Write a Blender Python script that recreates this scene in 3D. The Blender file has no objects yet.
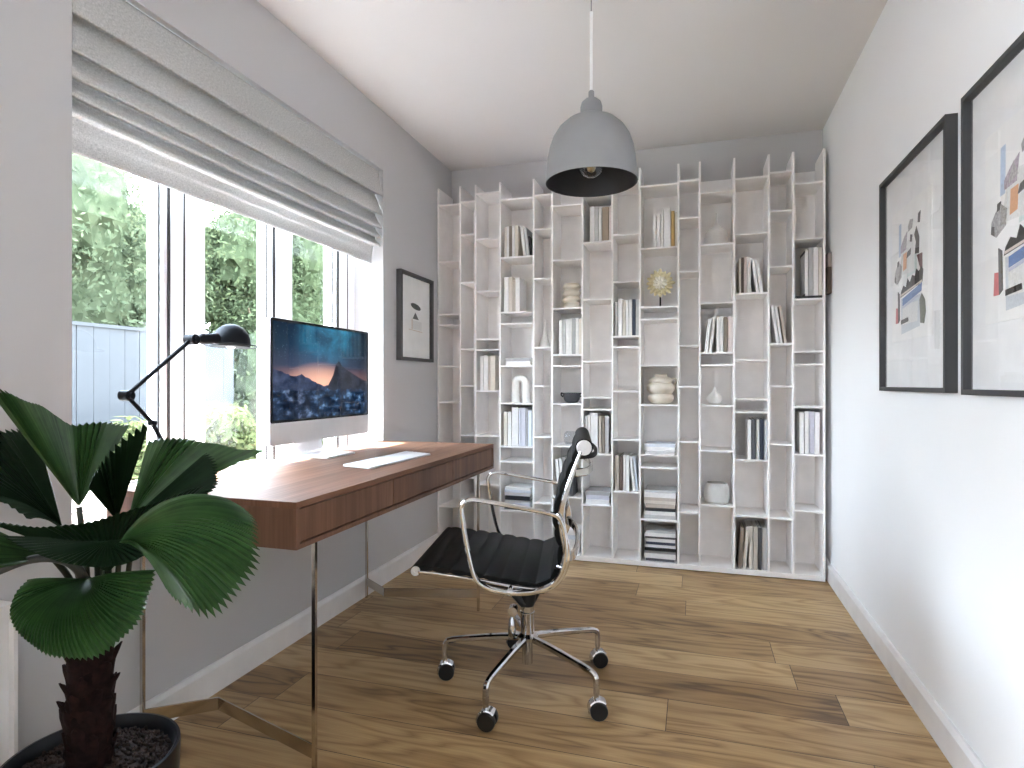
import bpy, bmesh, math, random
from math import sin, cos, pi, radians, tan, sqrt, floor
from mathutils import Vector, Matrix, Euler

SC = bpy.context.scene
COL = SC.collection
random.seed(7)

# ------------------------------------------------------------------ camera
EYE = 1.013
YAW = radians(17.0)
FPX = 598.0
cam_d = bpy.data.cameras.new('camera')
cam_d.sensor_width = 36.0
cam_d.lens = FPX / 1024 * 36.0
cam_d.clip_start = 0.02
cam = bpy.data.objects.new('camera', cam_d)
COL.objects.link(cam)
cam.location = (0, 0, EYE)
cam.rotation_euler = (radians(90), 0, YAW)
SC.camera = cam

# ------------------------------------------------------------------ world, sun, exposure
SKY_STRENGTH = 9.0
SUN_STRENGTH = 22.0
world = bpy.data.worlds.new('sky')
SC.world = world
world.use_nodes = True
wn = world.node_tree
wn.nodes.clear()
wo = wn.nodes.new('ShaderNodeOutputWorld')
wb = wn.nodes.new('ShaderNodeBackground')
wt = wn.nodes.new('ShaderNodeTexCoord')
ws = wn.nodes.new('ShaderNodeSeparateXYZ')
wr = wn.nodes.new('ShaderNodeValToRGB')
wn.links.new(wt.outputs['Generated'], ws.inputs[0])
wn.links.new(ws.outputs['Z'], wr.inputs[0])
e = wr.color_ramp.elements
e[0].position = 0.0; e[0].color = (0.90, 0.96, 1.0, 1)
e[1].position = 0.7; e[1].color = (0.62, 0.78, 1.0, 1)
wn.links.new(wr.outputs[0], wb.inputs[0])
wb.inputs[1].default_value = SKY_STRENGTH
wn.links.new(wb.outputs[0], wo.inputs[0])

sun_d = bpy.data.lights.new('sun', 'SUN')
sun_d.energy = SUN_STRENGTH
sun_d.angle = radians(1.2)
sun_d.color = (1.0, 0.97, 0.92)
sun = bpy.data.objects.new('sun', sun_d)
COL.objects.link(sun)
sun.rotation_euler = Vector((0.335, 0.075, -1.0)).to_track_quat('-Z', 'Y').to_euler()
sun.location = (-3, 1, 6)

def portal(name, loc, sx, sy):
    d = bpy.data.lights.new(name, 'AREA')
    d.shape = 'RECTANGLE'; d.size = sx; d.size_y = sy
    d.cycles.is_portal = True
    o = bpy.data.objects.new(name, d)
    COL.objects.link(o)
    o.location = loc
    o.rotation_euler = Vector((1, 0, 0)).to_track_quat('-Z', 'Y').to_euler()
portal('window_portal', (-1.80, 1.922, 1.35), 1.59, 1.5)
portal('window_portal_rear', (-1.80, -1.05, 1.35), 0.8, 1.5)

wall_fill_d = bpy.data.lights.new('right_wall_fill', 'AREA')  # unseen fill lamp added to brighten the right wall
wall_fill_d.shape = 'RECTANGLE'; wall_fill_d.size = 0.75; wall_fill_d.size_y = 0.7
wall_fill_d.energy = 9.5
wall_fill_d.spread = radians(85)
wall_fill_d.color = (0.86, 0.93, 1.0)
day = bpy.data.objects.new('right_wall_fill', wall_fill_d)
COL.objects.link(day)
day.location = (-1.83, -1.05, 1.05)
day.rotation_euler = Vector((2.5, 1.9, 0.75)).to_track_quat('-Z', 'Y').to_euler()

SC.view_settings.view_transform = 'Standard'
SC.view_settings.look = 'None'
SC.view_settings.gamma = 1.0
SC.view_settings.use_curve_mapping = False
SC.view_settings.exposure = 2.46
SC.cycles.use_denoising = True
SC.cycles.max_bounces = 14
SC.cycles.diffuse_bounces = 10
SC.cycles.glossy_bounces = 6
SC.cycles.transmission_bounces = 8
SC.cycles.transparent_max_bounces = 16
SC.cycles.sample_clamp_indirect = 8.0
SC.cycles.caustics_reflective = False
SC.cycles.caustics_refractive = False

# ------------------------------------------------------------------ helpers
def P(px, py, zc):
    """point in the room seen along the ray of a pixel at depth zc"""
    u = (px - 512) / FPX; v = (384 - py) / FPX
    c, s = cos(YAW), sin(YAW)
    return Vector((zc * (c * u - s), zc * (c + s * u), EYE + v * zc))

def link(o, parent=None):
    COL.objects.link(o)
    if parent is not None:
        o.parent = parent
    return o

def tag(o, label=None, cat=None, group=None, kind=None):
    if label: o['label'] = label
    if cat: o['category'] = cat
    if group: o['group'] = group
    if kind: o['kind'] = kind
    return o

def thing(name, label, cat, loc=(0, 0, 0), rotz=0, group=None, kind=None):
    o = bpy.data.objects.new(name, None)
    o.empty_display_size = 0.1
    link(o)
    o.location = loc
    o.rotation_euler = (0, 0, rotz)
    return tag(o, label, cat, group, kind)

def finish(name, bm, mats, parent=None, smooth=None, bevel=0, loc=None, rot=None):
    if bevel:
        bmesh.ops.bevel(bm, geom=[x for x in bm.edges if len(x.link_faces) == 2 and x.calc_face_angle(0) > 0.6],
                        offset=bevel, segments=2, affect='EDGES', profile=0.6, clamp_overlap=True)
    bmesh.ops.recalc_face_normals(bm, faces=bm.faces)
    me = bpy.data.meshes.new(name)
    bm.to_mesh(me); bm.free()
    if not isinstance(mats, (list, tuple)):
        mats = [mats]
    for m in mats:
        me.materials.append(m)
    if smooth is not None:
        for p in me.polygons:
            p.use_smooth = True
        if smooth < 180:
            me.set_sharp_from_angle(angle=radians(smooth))
    o = bpy.data.objects.new(name, me)
    link(o, parent)
    if loc: o.location = loc
    if rot: o.rotation_euler = rot
    return o

def NB():
    return bmesh.new()

def box(bm, x0, x1, y0, y1, z0, z1, mi=0, M=None):
    vs = [bm.verts.new((x, y, z)) for z in (z0, z1) for y in (y0, y1) for x in (x0, x1)]
    if M is not None:
        for v in vs: v.co = M @ v.co
    for q in ((0, 1, 3, 2), (4, 6, 7, 5), (0, 4, 5, 1), (2, 3, 7, 6), (0, 2, 6, 4), (1, 5, 7, 3)):
        f = bm.faces.new([vs[i] for i in q]); f.material_index = mi
    return vs

def loft(bm, rings, closed=False, caps=True, mi=0):
    R = [[bm.verts.new(p) for p in r] for r in rings]
    n = len(R[0])
    seq = range(len(R) if closed else len(R) - 1)
    for i in seq:
        a, b = R[i], R[(i + 1) % len(R)]
        for j in range(n):
            k = (j + 1) % n
            f = bm.faces.new((a[j], a[k], b[k], b[j])); f.material_index = mi
    if caps and not closed:
        f = bm.faces.new(R[0][::-1]); f.material_index = mi
        f = bm.faces.new(R[-1]); f.material_index = mi
    return R

def catmull(pts, sub=8, closed=False):
    pts = [Vector(p) for p in pts]
    n = len(pts); out = []
    rng = n if closed else n - 1
    for i in range(rng):
        if closed:
            p0, p1, p2, p3 = pts[(i - 1) % n], pts[i], pts[(i + 1) % n], pts[(i + 2) % n]
        else:
            p1, p2 = pts[i], pts[i + 1]
            p0 = pts[i - 1] if i > 0 else p1 * 2 - p2
            p3 = pts[i + 2] if i + 2 < n else p2 * 2 - p1
        for k in range(sub):
            t = k / sub
            out.append(0.5 * ((2 * p1) + (p2 - p0) * t + (2 * p0 - 5 * p1 + 4 * p2 - p3) * t * t + (3 * p1 - p0 - 3 * p2 + p3) * t ** 3))
    if not closed:
        out.append(pts[-1])
    return out

def tube(bm, path, r, n=12, closed=False, mi=0, rect=None, ref=None):
    """sweep a circle (radius r or list) or a rectangle (rect=(w along side, h along normal)) along a path"""
    path = [Vector(p) for p in path]
    m = len(path); rings = []
    up = Vector(ref) if ref is not None else None
    prev = None
    for i, p in enumerate(path):
        if closed:
            t = path[(i + 1) % m] - path[(i - 1) % m]
        else:
            t = path[min(i + 1, m - 1)] - path[max(i - 1, 0)]
        t.normalize()
        if up is not None:
            side = up - t * up.dot(t)
        elif prev is None:
            a = Vector((0, 0, 1)) if abs(t.z) < 0.9 else Vector((1, 0, 0))
            side = a - t * a.dot(t)
        else:
            side = prev - t * prev.dot(t)
        side.normalize(); prev = side
        nn = t.cross(side)
        rr = r[i] if isinstance(r, (list, tuple)) else r
        if rect:
            rc = rect[i] if isinstance(rect, list) else rect
            w, h = rc[0] / 2, rc[1] / 2
            b = min(w, h) * 0.5
            prof = [(-w, -h + b), (-w, h - b), (-w + b, h), (w - b, h), (w, h - b), (w, -h + b), (w - b, -h), (-w + b, -h)]
            rings.append([p + side * x + nn * y for x, y in prof])
        else:
            rings.append([p + side * (rr * cos(2 * pi * k / n)) + nn * (rr * sin(2 * pi * k / n)) for k in range(n)])
    return loft(bm, rings, closed=closed, mi=mi)

def lathe(bm, prof, n=32, M=None, mi=0, caps=True):
    rings = []
    for r, z in prof:
        ring = [Vector((max(r, 1e-4) * cos(2 * pi * k / n), max(r, 1e-4) * sin(2 * pi * k / n), z)) for k in range(n)]
        if M is not None: ring = [M @ v for v in ring]
        rings.append(ring)
    return loft(bm, rings, caps=caps, mi=mi)

def axis_matrix(loc, direction):
    q = Vector(direction).to_track_quat('Z', 'Y')
    return Matrix.Translation(Vector(loc)) @ q.to_matrix().to_4x4()

def cyl(bm, p0, p1, r, n=16, r1=None, mi=0):
    p0, p1 = Vector(p0), Vector(p1)
    M = axis_matrix(p0, p1 - p0)
    return lathe(bm, [(r, 0), (r if r1 is None else r1, (p1 - p0).length)], n, M, mi)

def ball(bm, c, r, seg=16, mi=0, sc=(1, 1, 1)):
    M = Matrix.Translation(Vector(c)) @ Matrix.Diagonal((r * sc[0], r * sc[1], r * sc[2], 1))
    res = bmesh.ops.create_uvsphere(bm, u_segments=seg, v_segments=max(6, seg // 2), radius=1, matrix=M)
    for v in res['verts']:
        for f in v.link_faces: f.material_index = mi

def prism(bm, poly, fn, d0, d1, mi=0):
    """poly: 2-D points; fn(a,b,d) -> 3-D"""
    A = [bm.verts.new(fn(a, b, d0)) for a, b in poly]
    B = [bm.verts.new(fn(a, b, d1)) for a, b in poly]
    n = len(poly)
    for f in (bm.faces.new(A[::-1]), bm.faces.new(B)):
        f.material_index = mi
    for i in range(n):
        f = bm.faces.new((A[i], A[(i + 1) % n], B[(i + 1) % n], B[i])); f.material_index = mi

# ------------------------------------------------------------------ materials
class NT:
    def __init__(self, name):
        self.m = bpy.data.materials.new(name)
        self.m.use_nodes = True
        self.t = self.m.node_tree
        self.t.nodes.clear()
        self.out = self.t.nodes.new('ShaderNodeOutputMaterial')
    def n(self, typ, **kw):
        nd = self.t.nodes.new(typ)
        for k, v in kw.items(): setattr(nd, k, v)
        return nd
    def l(self, a, b): self.t.links.new(a, b)
    def put(self, sock, v):
        if hasattr(v, 'is_linked'): self.l(v, sock)
        elif v is not None: sock.default_value = v
    def math(self, op, a, b=None, c=None, clamp=False):
        nd = self.n('ShaderNodeMath', operation=op, use_clamp=clamp)
        self.put(nd.inputs[0], a)
        if b is not None: self.put(nd.inputs[1], b)
        if c is not None: self.put(nd.inputs[2], c)
        return nd.outputs[0]
    def mix(self, f, a, b, blend='MIX'):
        nd = self.n('ShaderNodeMix', data_type='RGBA', blend_type=blend)
        self.put(nd.inputs[0], f); self.put(nd.inputs[6], a); self.put(nd.inputs[7], b)
        return nd.outputs[2]
    def comb(self, x, y, z):
        nd = self.n('ShaderNodeCombineXYZ')
        self.put(nd.inputs[0], x); self.put(nd.inputs[1], y); self.put(nd.inputs[2], z)
        return nd.outputs[0]
    def sep(self, v):
        nd = self.n('ShaderNodeSeparateXYZ'); self.l(v, nd.inputs[0]); return nd.outputs
    def obj(self): return self.n('ShaderNodeTexCoord').outputs['Object']
    def noise(self, v, scale=5, detail=2, rough=0.5, dist=0.0):
        nd = self.n('ShaderNodeTexNoise'); self.put(nd.inputs['Vector'], v)
        nd.inputs['Scale'].default_value = scale; nd.inputs['Detail'].default_value = detail
        nd.inputs['Roughness'].default_value = rough; nd.inputs['Distortion'].default_value = dist
        return nd.outputs[0]
    def ramp(self, f, stops, interp='LINEAR'):
        nd = self.n('ShaderNodeValToRGB'); self.put(nd.inputs[0], f)
        el = nd.color_ramp.elements; nd.color_ramp.interpolation = interp
        while len(el) < len(stops): el.new(0.5)
        for q, (p, c) in zip(el, stops):
            q.position = p
            q.color = (c, c, c, 1) if isinstance(c, (int, float)) else (*c, 1)
        return nd.outputs[0]
    def bsdf(self, color, rough=0.5, metal=0.0, spec=0.5, bump=None, bstr=0.2, bdist=0.01, **extra):
        b = self.n('ShaderNodeBsdfPrincipled')
        if isinstance(color, tuple): color = (*color[:3], 1)
        self.put(b.inputs['Base Color'], color); self.put(b.inputs['Roughness'], rough)
        self.put(b.inputs['Metallic'], metal); b.inputs['Specular IOR Level'].default_value = spec
        for k, v in extra.items(): self.put(b.inputs[k.replace('_', ' ')], v)
        if bump is not None:
            bn = self.n('ShaderNodeBump'); bn.inputs['Strength'].default_value = bstr
            bn.inputs['Distance'].default_value = bdist
            self.l(bump, bn.inputs['Height']); self.l(bn.outputs[0], b.inputs['Normal'])
        self.l(b.outputs[0], self.out.inputs[0])
        return self.m

def plain(name, color, rough=0.5, metal=0.0, spec=0.5, var=0.04, scale=12, bump=0.0, **extra):
    t = NT(name)
    nz = t.noise(t.obj(), scale, 3)
    lo = tuple(max(0, c * (1 - var)) for c in color); hi = tuple(min(1, c * (1 + var)) for c in color)
    col = t.ramp(nz, [(0.3, lo), (0.7, hi)])
    return t.bsdf(col, rough, metal, spec, bump=nz if bump else None, bstr=bump, bdist=0.002, **extra)

def make_paint(name, color, rough=0.75):
    t = NT(name)
    nz = t.noise(t.obj(), 320, 2)
    big = t.noise(t.obj(), 1.5, 2)
    col = t.ramp(big, [(0.3, tuple(c * 0.985 for c in color)), (0.7, tuple(min(1, c * 1.015) for c in color))])
    return t.bsdf(col, rough, 0, 0.25, bump=nz, bstr=0.04, bdist=0.001)

def make_floor():
    t = NT('oak_planks')
    x, y, z = t.sep(t.obj())
    W, Lp = 0.185, 1.75
    yr = t.math('DIVIDE', t.math('ADD', y, 0.05), W)
    row = t.math('FLOOR', yr)
    wn_ = t.n('ShaderNodeTexWhiteNoise', noise_dimensions='1D'); t.l(row, wn_.inputs['W'])
    xs = t.math('ADD', t.math('DIVIDE', x, Lp), t.math('MULTIPLY', wn_.outputs['Value'], 7.31))
    colm = t.math('FLOOR', xs)
    wid = t.n('ShaderNodeTexWhiteNoise', noise_dimensions='2D'); t.l(t.comb(row, colm, 0.0), wid.inputs['Vector'])
    rnd = wid.outputs['Value']
    fy = t.math('FRACT', yr); fx = t.math('FRACT', xs)
    dy = t.math('MULTIPLY', t.math('MINIMUM', fy, t.math('SUBTRACT', 1.0, fy)), W)
    dx = t.math('MULTIPLY', t.math('MINIMUM', fx, t.math('SUBTRACT', 1.0, fx)), Lp)
    gap = t.math('LESS_THAN', t.math('MINIMUM', dy, dx), 0.0011)
    off = t.math('MULTIPLY', rnd, 37.0)
    cath = t.noise(t.comb(t.math('MULTIPLY', x, 1.3), t.math('MULTIPLY', y, 9.0), off), 1.0, 2, 0.45, 0.35)
    ring = t.math('PINGPONG', t.math('MULTIPLY', cath, 15.0), 1.0)
    ringc = t.ramp(ring, [(0.0, 0.0), (0.55, 0.75), (1.0, 1.0)])
    fine = t.noise(t.comb(t.math('MULTIPLY', x, 6.0), t.math('MULTIPLY', y, 190.0), off), 1.0, 3, 0.6)
    patch = t.noise(t.comb(t.math('MULTIPLY', x, 1.6), t.math('MULTIPLY', y, 7.0), t.math('ADD', off, 9.0)), 1.0, 3, 0.55)
    fac = t.math('ADD', t.math('MULTIPLY', ringc, 0.29), t.math('MULTIPLY', fine, 0.42))
    fac = t.math('ADD', fac, t.math('MULTIPLY', patch, 0.36))
    fac = t.math('ADD', fac, t.math('MULTIPLY', t.math('SUBTRACT', rnd, 0.40), 0.40))
    col = t.ramp(fac, [(0.22, (0.135, 0.072, 0.028)), (0.52, (0.37, 0.228, 0.098)), (0.85, (0.58, 0.405, 0.205))])
    knot = t.n('ShaderNodeTexVoronoi'); t.l(t.comb(t.math('MULTIPLY', x, 1.1), t.math('MULTIPLY', y, 2.6), off), knot.inputs['Vector'])
    knot.inputs['Scale'].default_value = 1.0
    kn = t.ramp(knot.outputs['Distance'], [(0.02, 1.0), (0.09, 0.0)])
    col = t.mix(t.math('MULTIPLY', kn, 0.7), col, (0.06, 0.035, 0.02, 1))
    col = t.mix(gap, col, (0.03, 0.018, 0.01, 1))
    h = t.math('SUBTRACT', t.math('MULTIPLY', fine, 0.25), gap)
    rough = t.ramp(fine, [(0.3, 0.34), (0.7, 0.46)])
    return t.bsdf(col, rough, 0, 0.45, bump=h, bstr=0.18, bdist=0.003)

def make_walnut(name, axis):
    """axis: grain direction in object space ('y' or 'z')"""
    t = NT(name)
    x, y, z = t.sep(t.obj())
    if axis == 'y':
        v = t.comb(t.math('MULTIPLY', x, 38.0), t.math('MULTIPLY', y, 0.9), t.math('MULTIPLY', z, 4.0))
        v2 = t.comb(t.math('MULTIPLY', x, 160.0), t.math('MULTIPLY', y, 5.0), z)
        v3 = t.comb(t.math('MULTIPLY', x, 9.0), t.math('MULTIPLY', y, 0.5), z)
    else:
        s = t.math('ADD', x, y)
        v = t.comb(t.math('MULTIPLY', s, 34.0), t.math('MULTIPLY', t.math('SUBTRACT', x, y), 2.0), t.math('MULTIPLY', z, 1.5))
        v2 = t.comb(t.math('MULTIPLY', s, 150.0), 0.0, t.math('MULTIPLY', z, 6.0))
        v3 = t.comb(t.math('MULTIPLY', s, 8.0), 0.0, t.math('MULTIPLY', z, 0.6))
    a = t.noise(v, 1.0, 3, 0.55, 0.2); b = t.noise(v2, 1.0, 2, 0.5); c = t.noise(v3, 1.0, 1)
    f = t.math('ADD', t.math('MULTIPLY', a, 0.5), t.math('ADD', t.math('MULTIPLY', b, 0.25), t.math('MULTIPLY', c, 0.3)))
    k = 1.1 if axis == 'y' else 1.0
    col = t.ramp(f, [(0.33, (0.095, 0.046, 0.028)), (0.55, (0.175, 0.090, 0.056)), (0.75, (0.27, 0.150, 0.098))])
    col = t.mix(1.0, col, (k, k, k, 1), 'MULTIPLY')
    return t.bsdf(col, 0.5, 0, 0.11 if axis == 'y' else 0.3, bump=b, bstr=0.05, bdist=0.001)

def make_fabric():
    t = NT('woven_grey_fabric')
    x, y, z = t.sep(t.obj())
    w1 = t.noise(t.comb(t.math('MULTIPLY', y, 90.0), t.math('MULTIPLY', z, 420.0), x), 1.0, 2, 0.6)
    w2 = t.noise(t.comb(t.math('MULTIPLY', y, 420.0), t.math('MULTIPLY', z, 120.0), x), 1.0, 2, 0.6)
    f = t.math('ADD', t.math('MULTIPLY', w1, 0.5), t.math('MULTIPLY', w2, 0.5))
    col = t.ramp(f, [(0.32, (0.40, 0.40, 0.395)), (0.68, (0.78, 0.775, 0.765))])
    d = t.n('ShaderNodeBsdfDiffuse'); t.l(col, d.inputs[0])
    tr = t.n('ShaderNodeBsdfTranslucent'); t.l(col, tr.inputs[0])
    bn = t.n('ShaderNodeBump'); bn.inputs['Strength'].default_value = 0.5; bn.inputs['Distance'].default_value = 0.002
    t.l(f, bn.inputs['Height']); t.l(bn.outputs[0], d.inputs['Normal'])
    mx = t.n('ShaderNodeMixShader'); mx.inputs[0].default_value = 0.13
    t.l(d.outputs[0], mx.inputs[1]); t.l(tr.outputs[0], mx.inputs[2]); t.l(mx.outputs[0], t.out.inputs[0])
    return t.m

def make_glass(name, tint=(0.97, 0.985, 0.98), refl=1.0, rough=0.0):
    t = NT(name)
    tr = t.n('ShaderNodeBsdfTransparent'); tr.inputs[0].default_value = (*tint, 1)
    gl = t.n('ShaderNodeBsdfGlossy'); gl.inputs['Roughness'].default_value = rough
    ge = t.n('ShaderNodeNewGeometry')
    dt = t.n('ShaderNodeVectorMath', operation='DOT_PRODUCT')
    t.l(ge.outputs['Incoming'], dt.inputs[0]); t.l(ge.outputs['Normal'], dt.inputs[1])
    g = t.math('POWER', t.math('SUBTRACT', 1.0, t.math('ABSOLUTE', dt.outputs['Value']), clamp=True), 5.0)
    fr = t.math('MULTIPLY_ADD', g, 0.96, 0.04)
    mx = t.n('ShaderNodeMixShader')
    t.l(t.math('MULTIPLY', fr, refl, clamp=True), mx.inputs[0])
    t.l(tr.outputs[0], mx.inputs[1]); t.l(gl.outputs[0], mx.inputs[2]); t.l(mx.outputs[0], t.out.inputs[0])
    return t.m

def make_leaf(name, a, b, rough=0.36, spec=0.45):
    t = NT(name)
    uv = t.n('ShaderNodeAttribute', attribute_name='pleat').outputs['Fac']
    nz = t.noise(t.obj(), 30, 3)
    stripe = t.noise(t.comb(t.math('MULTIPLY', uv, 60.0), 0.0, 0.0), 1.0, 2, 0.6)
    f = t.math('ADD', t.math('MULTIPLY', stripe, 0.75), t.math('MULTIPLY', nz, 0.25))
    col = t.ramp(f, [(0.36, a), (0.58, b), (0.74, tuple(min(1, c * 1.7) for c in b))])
    bs = t.n('ShaderNodeBsdfPrincipled')
    t.l(col, bs.inputs['Base Color']); bs.inputs['Roughness'].default_value = rough
    bs.inputs['Specular IOR Level'].default_value = spec
    tl = t.n('ShaderNodeBsdfTranslucent'); t.l(t.mix(0.5, col, (0.06, 0.15, 0.02, 1)), tl.inputs[0])
    mx = t.n('ShaderNodeMixShader'); mx.inputs[0].default_value = 0.12
    t.l(bs.outputs[0], mx.inputs[1]); t.l(tl.outputs[0], mx.inputs[2]); t.l(mx.outputs[0], t.out.inputs[0])
    return t.m

def make_foliage(name, a, b):
    t = NT(name)
    nz = t.noise(t.obj(), 9, 3)
    n2 = t.noise(t.obj(), 1.4, 2)
    f = t.math('ADD', t.math('MULTIPLY', nz, 0.6), t.math('MULTIPLY', n2, 0.4))
    col = t.ramp(f, [(0.3, a), (0.7, b)])
    d = t.n('ShaderNodeBsdfDiffuse'); t.l(col, d.inputs[0])
    tl = t.n('ShaderNodeBsdfTranslucent'); t.l(col, tl.inputs[0])
    mx = t.n('ShaderNodeMixShader'); mx.inputs[0].default_value = 0.4
    t.l(d.outputs[0], mx.inputs[1]); t.l(tl.outputs[0], mx.inputs[2]); t.l(mx.outputs[0], t.out.inputs[0])
    return t.m

def make_spine(name, base, ink, dens=0.0, metal=0.0, rough=0.55):
    """book cover; ink = colour of small illegible lettering down the spine"""
    t = NT(name)
    x, y, z = t.sep(t.obj())
    nz = t.noise(t.obj(), 60, 2)
    col = t.ramp(nz, [(0.3, tuple(c * 0.95 for c in base)), (0.7, tuple(min(1, c * 1.04) for c in base))])
    if dens > 0:
        let = t.noise(t.comb(t.math('MULTIPLY', x, 190.0), 0.0, t.math('MULTIPLY', z, 135.0)), 1.0, 1)
        blk = t.noise(t.comb(t.math('MULTIPLY', x, 8.0), 0.0, t.math('MULTIPLY', z, 16.0)), 1.0, 1)
        band = t.math('LESS_THAN', t.math('ABSOLUTE', x), 0.0050)
        front = t.math('LESS_THAN', y, -0.0005)
        mk = t.math('MULTIPLY', t.math('GREATER_THAN', let, 0.47), t.math('GREATER_THAN', blk, 1.0 - dens))
        mk = t.math('MULTIPLY', t.math('MULTIPLY', mk, band), front)
        col = t.mix(mk, col, (*ink, 1))
    return t.bsdf(col, rough, metal, 0.4)

M = {}
M['wall'] = make_paint('grey_wall_paint', (0.545, 0.54, 0.55))
M['wall_lightened'] = make_paint('lightened_wall_paint', (0.90, 0.905, 0.92))  # grey wall paint lightened; window light is put into the colour
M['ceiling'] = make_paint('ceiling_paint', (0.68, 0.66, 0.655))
M['trim'] = plain('white_gloss_trim', (0.82, 0.81, 0.81), 0.35)
M['upvc'] = plain('white_window_plastic', (0.86, 0.85, 0.86), 0.3)
M['gasket'] = plain('black_gasket', (0.015, 0.012, 0.012), 0.5)
M['floor'] = make_floor()
M['walnut_top'] = make_walnut('walnut_lengthwise', 'y')
M['walnut_up'] = make_walnut('walnut_upright', 'z')
M['fabric'] = make_fabric()
M['glass'] = make_glass('window_glass')
M['pic_glass'] = make_glass('picture_glass', (0.99, 0.99, 0.99), 1.1)
M['chrome'] = plain('polished_chrome', (0.62, 0.62, 0.63), 0.07, 1.0)
M['steel'] = plain('polished_bronze_steel', (0.60, 0.55, 0.49), 0.12, 1.0)
M['leather'] = plain('black_leather', (0.006, 0.0058, 0.0055), 0.55, 0, 0.16, bump=0.15, scale=180)
M['black'] = plain('black_plastic', (0.012, 0.012, 0.013), 0.35)
M['black_frame'] = plain('black_stained_frame', (0.048, 0.048, 0.051), 0.5, bump=0.2, scale=90)
M['lacquer'] = plain('white_lacquer', (0.88, 0.86, 0.85), 0.45)
M['lampgrey'] = plain('matt_grey_shade', (0.27, 0.275, 0.285), 0.7)
M['lamp_in'] = plain('dark_shade_lining', (0.035, 0.032, 0.032), 0.5)
M['lampdark'] = plain('charcoal_lamp_paint', (0.007, 0.008, 0.012), 0.6, 0, 0.2)
M['cordwhite'] = plain('white_cord_sleeve', (0.88, 0.88, 0.88), 0.4)
M['brass'] = plain('bulb_brass', (0.42, 0.32, 0.18), 0.3, 1.0)
M['bulb'] = make_glass('bulb_glass', (0.92, 0.92, 0.92), 2.2)
M['alu'] = plain('silver_aluminium', (0.72, 0.72, 0.735), 0.35, 0.25)
M['white_plastic'] = plain('white_plastic', (0.86, 0.86, 0.87), 0.35)
M['keycap'] = plain('white_keycaps', (0.90, 0.90, 0.90), 0.4)
M['pot'] = plain('black_glazed_pot', (0.008, 0.0085, 0.011), 0.3, 0, 0.3)
M['gravel'] = plain('brown_gravel', (0.034, 0.022, 0.018), 0.9, 0, 0.15, var=0.75, scale=60)
M['bark'] = plain('dark_palm_bark', (0.011, 0.0055, 0.005), 0.85, 0, 0.1, var=0.6, scale=45, bump=0.7)
M['husk'] = plain('palm_husk', (0.014, 0.006, 0.0055), 0.8, 0, 0.1, var=0.5, scale=70, bump=0.5)
M['stalk'] = plain('dark_green_stalk', (0.010, 0.016, 0.008), 0.4, var=0.3)
M['stalk_grey'] = plain('grey_green_stalk', (0.035, 0.037, 0.033), 0.4, var=0.3)
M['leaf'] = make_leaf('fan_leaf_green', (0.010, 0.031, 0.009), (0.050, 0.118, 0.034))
M['leaf_shaded'] = make_leaf('fan_leaf_shaded', (0.004, 0.011, 0.005), (0.010, 0.027, 0.010), 0.5, 0.15)  # darker copy of the leaf green, shade painted into its colour
M['grass'] = plain('lawn_grass', (0.05, 0.075, 0.02), 0.9, var=0.5, scale=14)
M['paving'] = plain('reflector_paving', (0.14, 0.138, 0.138), 0.85, var=0.1)
M['foliage'] = make_foliage('tree_foliage', (0.017, 0.026, 0.013), (0.060, 0.075, 0.042))
M['foliage2'] = make_foliage('tree_foliage_pale', (0.024, 0.034, 0.019), (0.072, 0.085, 0.052))
M['foliage3'] = make_foliage('shrub_foliage', (0.026, 0.036, 0.014), (0.070, 0.078, 0.036))
M['trunk'] = plain('tree_bark', (0.10, 0.075, 0.05), 0.9, var=0.4)
M['fence'] = plain('pale_grey_fence', (0.026, 0.0275, 0.0295), 0.9, 0, 0.1, var=0.06)
M['paper'] = plain('white_paper', (0.90, 0.895, 0.885), 0.7)
M['mount'] = plain('grey_mount_board', (0.88, 0.88, 0.89), 0.7)
M['brown'] = plain('brown_plate', (0.10, 0.065, 0.045), 0.5, var=0.3)
M['pinkgrey'] = plain('pinkish_plate', (0.33, 0.27, 0.25), 0.5, var=0.2)
M['ceramic'] = plain('white_ceramic', (0.80, 0.785, 0.76), 0.45)
M['ceramic_matt'] = plain('matt_chalk_ceramic', (0.62, 0.60, 0.57), 0.8, bump=0.2, scale=50)
M['cream'] = plain('cream_glaze', (0.66, 0.60, 0.51), 0.3, var=0.12)
M['goldleaf'] = plain('pale_gold', (0.72, 0.64, 0.40), 0.4, 0.25, var=0.2)
M['ivory'] = plain('ivory_core', (0.86, 0.82, 0.70), 0.5)
M['darkbowl'] = plain('dark_grey_glass', (0.055, 0.055, 0.062), 0.15)
M['bubble'] = make_glass('clear_ribbed_glass', (0.86, 0.88, 0.90), 1.8, 0.05)

# ------------------------------------------------------------------ the room
XL, XR, YB, YF, H = -1.516, 0.667, 3.61, -1.60, 2.40
WY0, WY1, WZ0, WZ1 = 1.128, 2.716, 0.60, 2.10          # window by the desk
VY0, VY1 = -1.45, -0.65                                  # unseen second window behind the camera, added to light the right wall
TH = 0.284                                              # outer wall thickness

def struct(name, bm, mat, label, cat, **kw):
    return tag(finish(name, bm, mat, **kw), label, cat, kind='structure')

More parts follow.
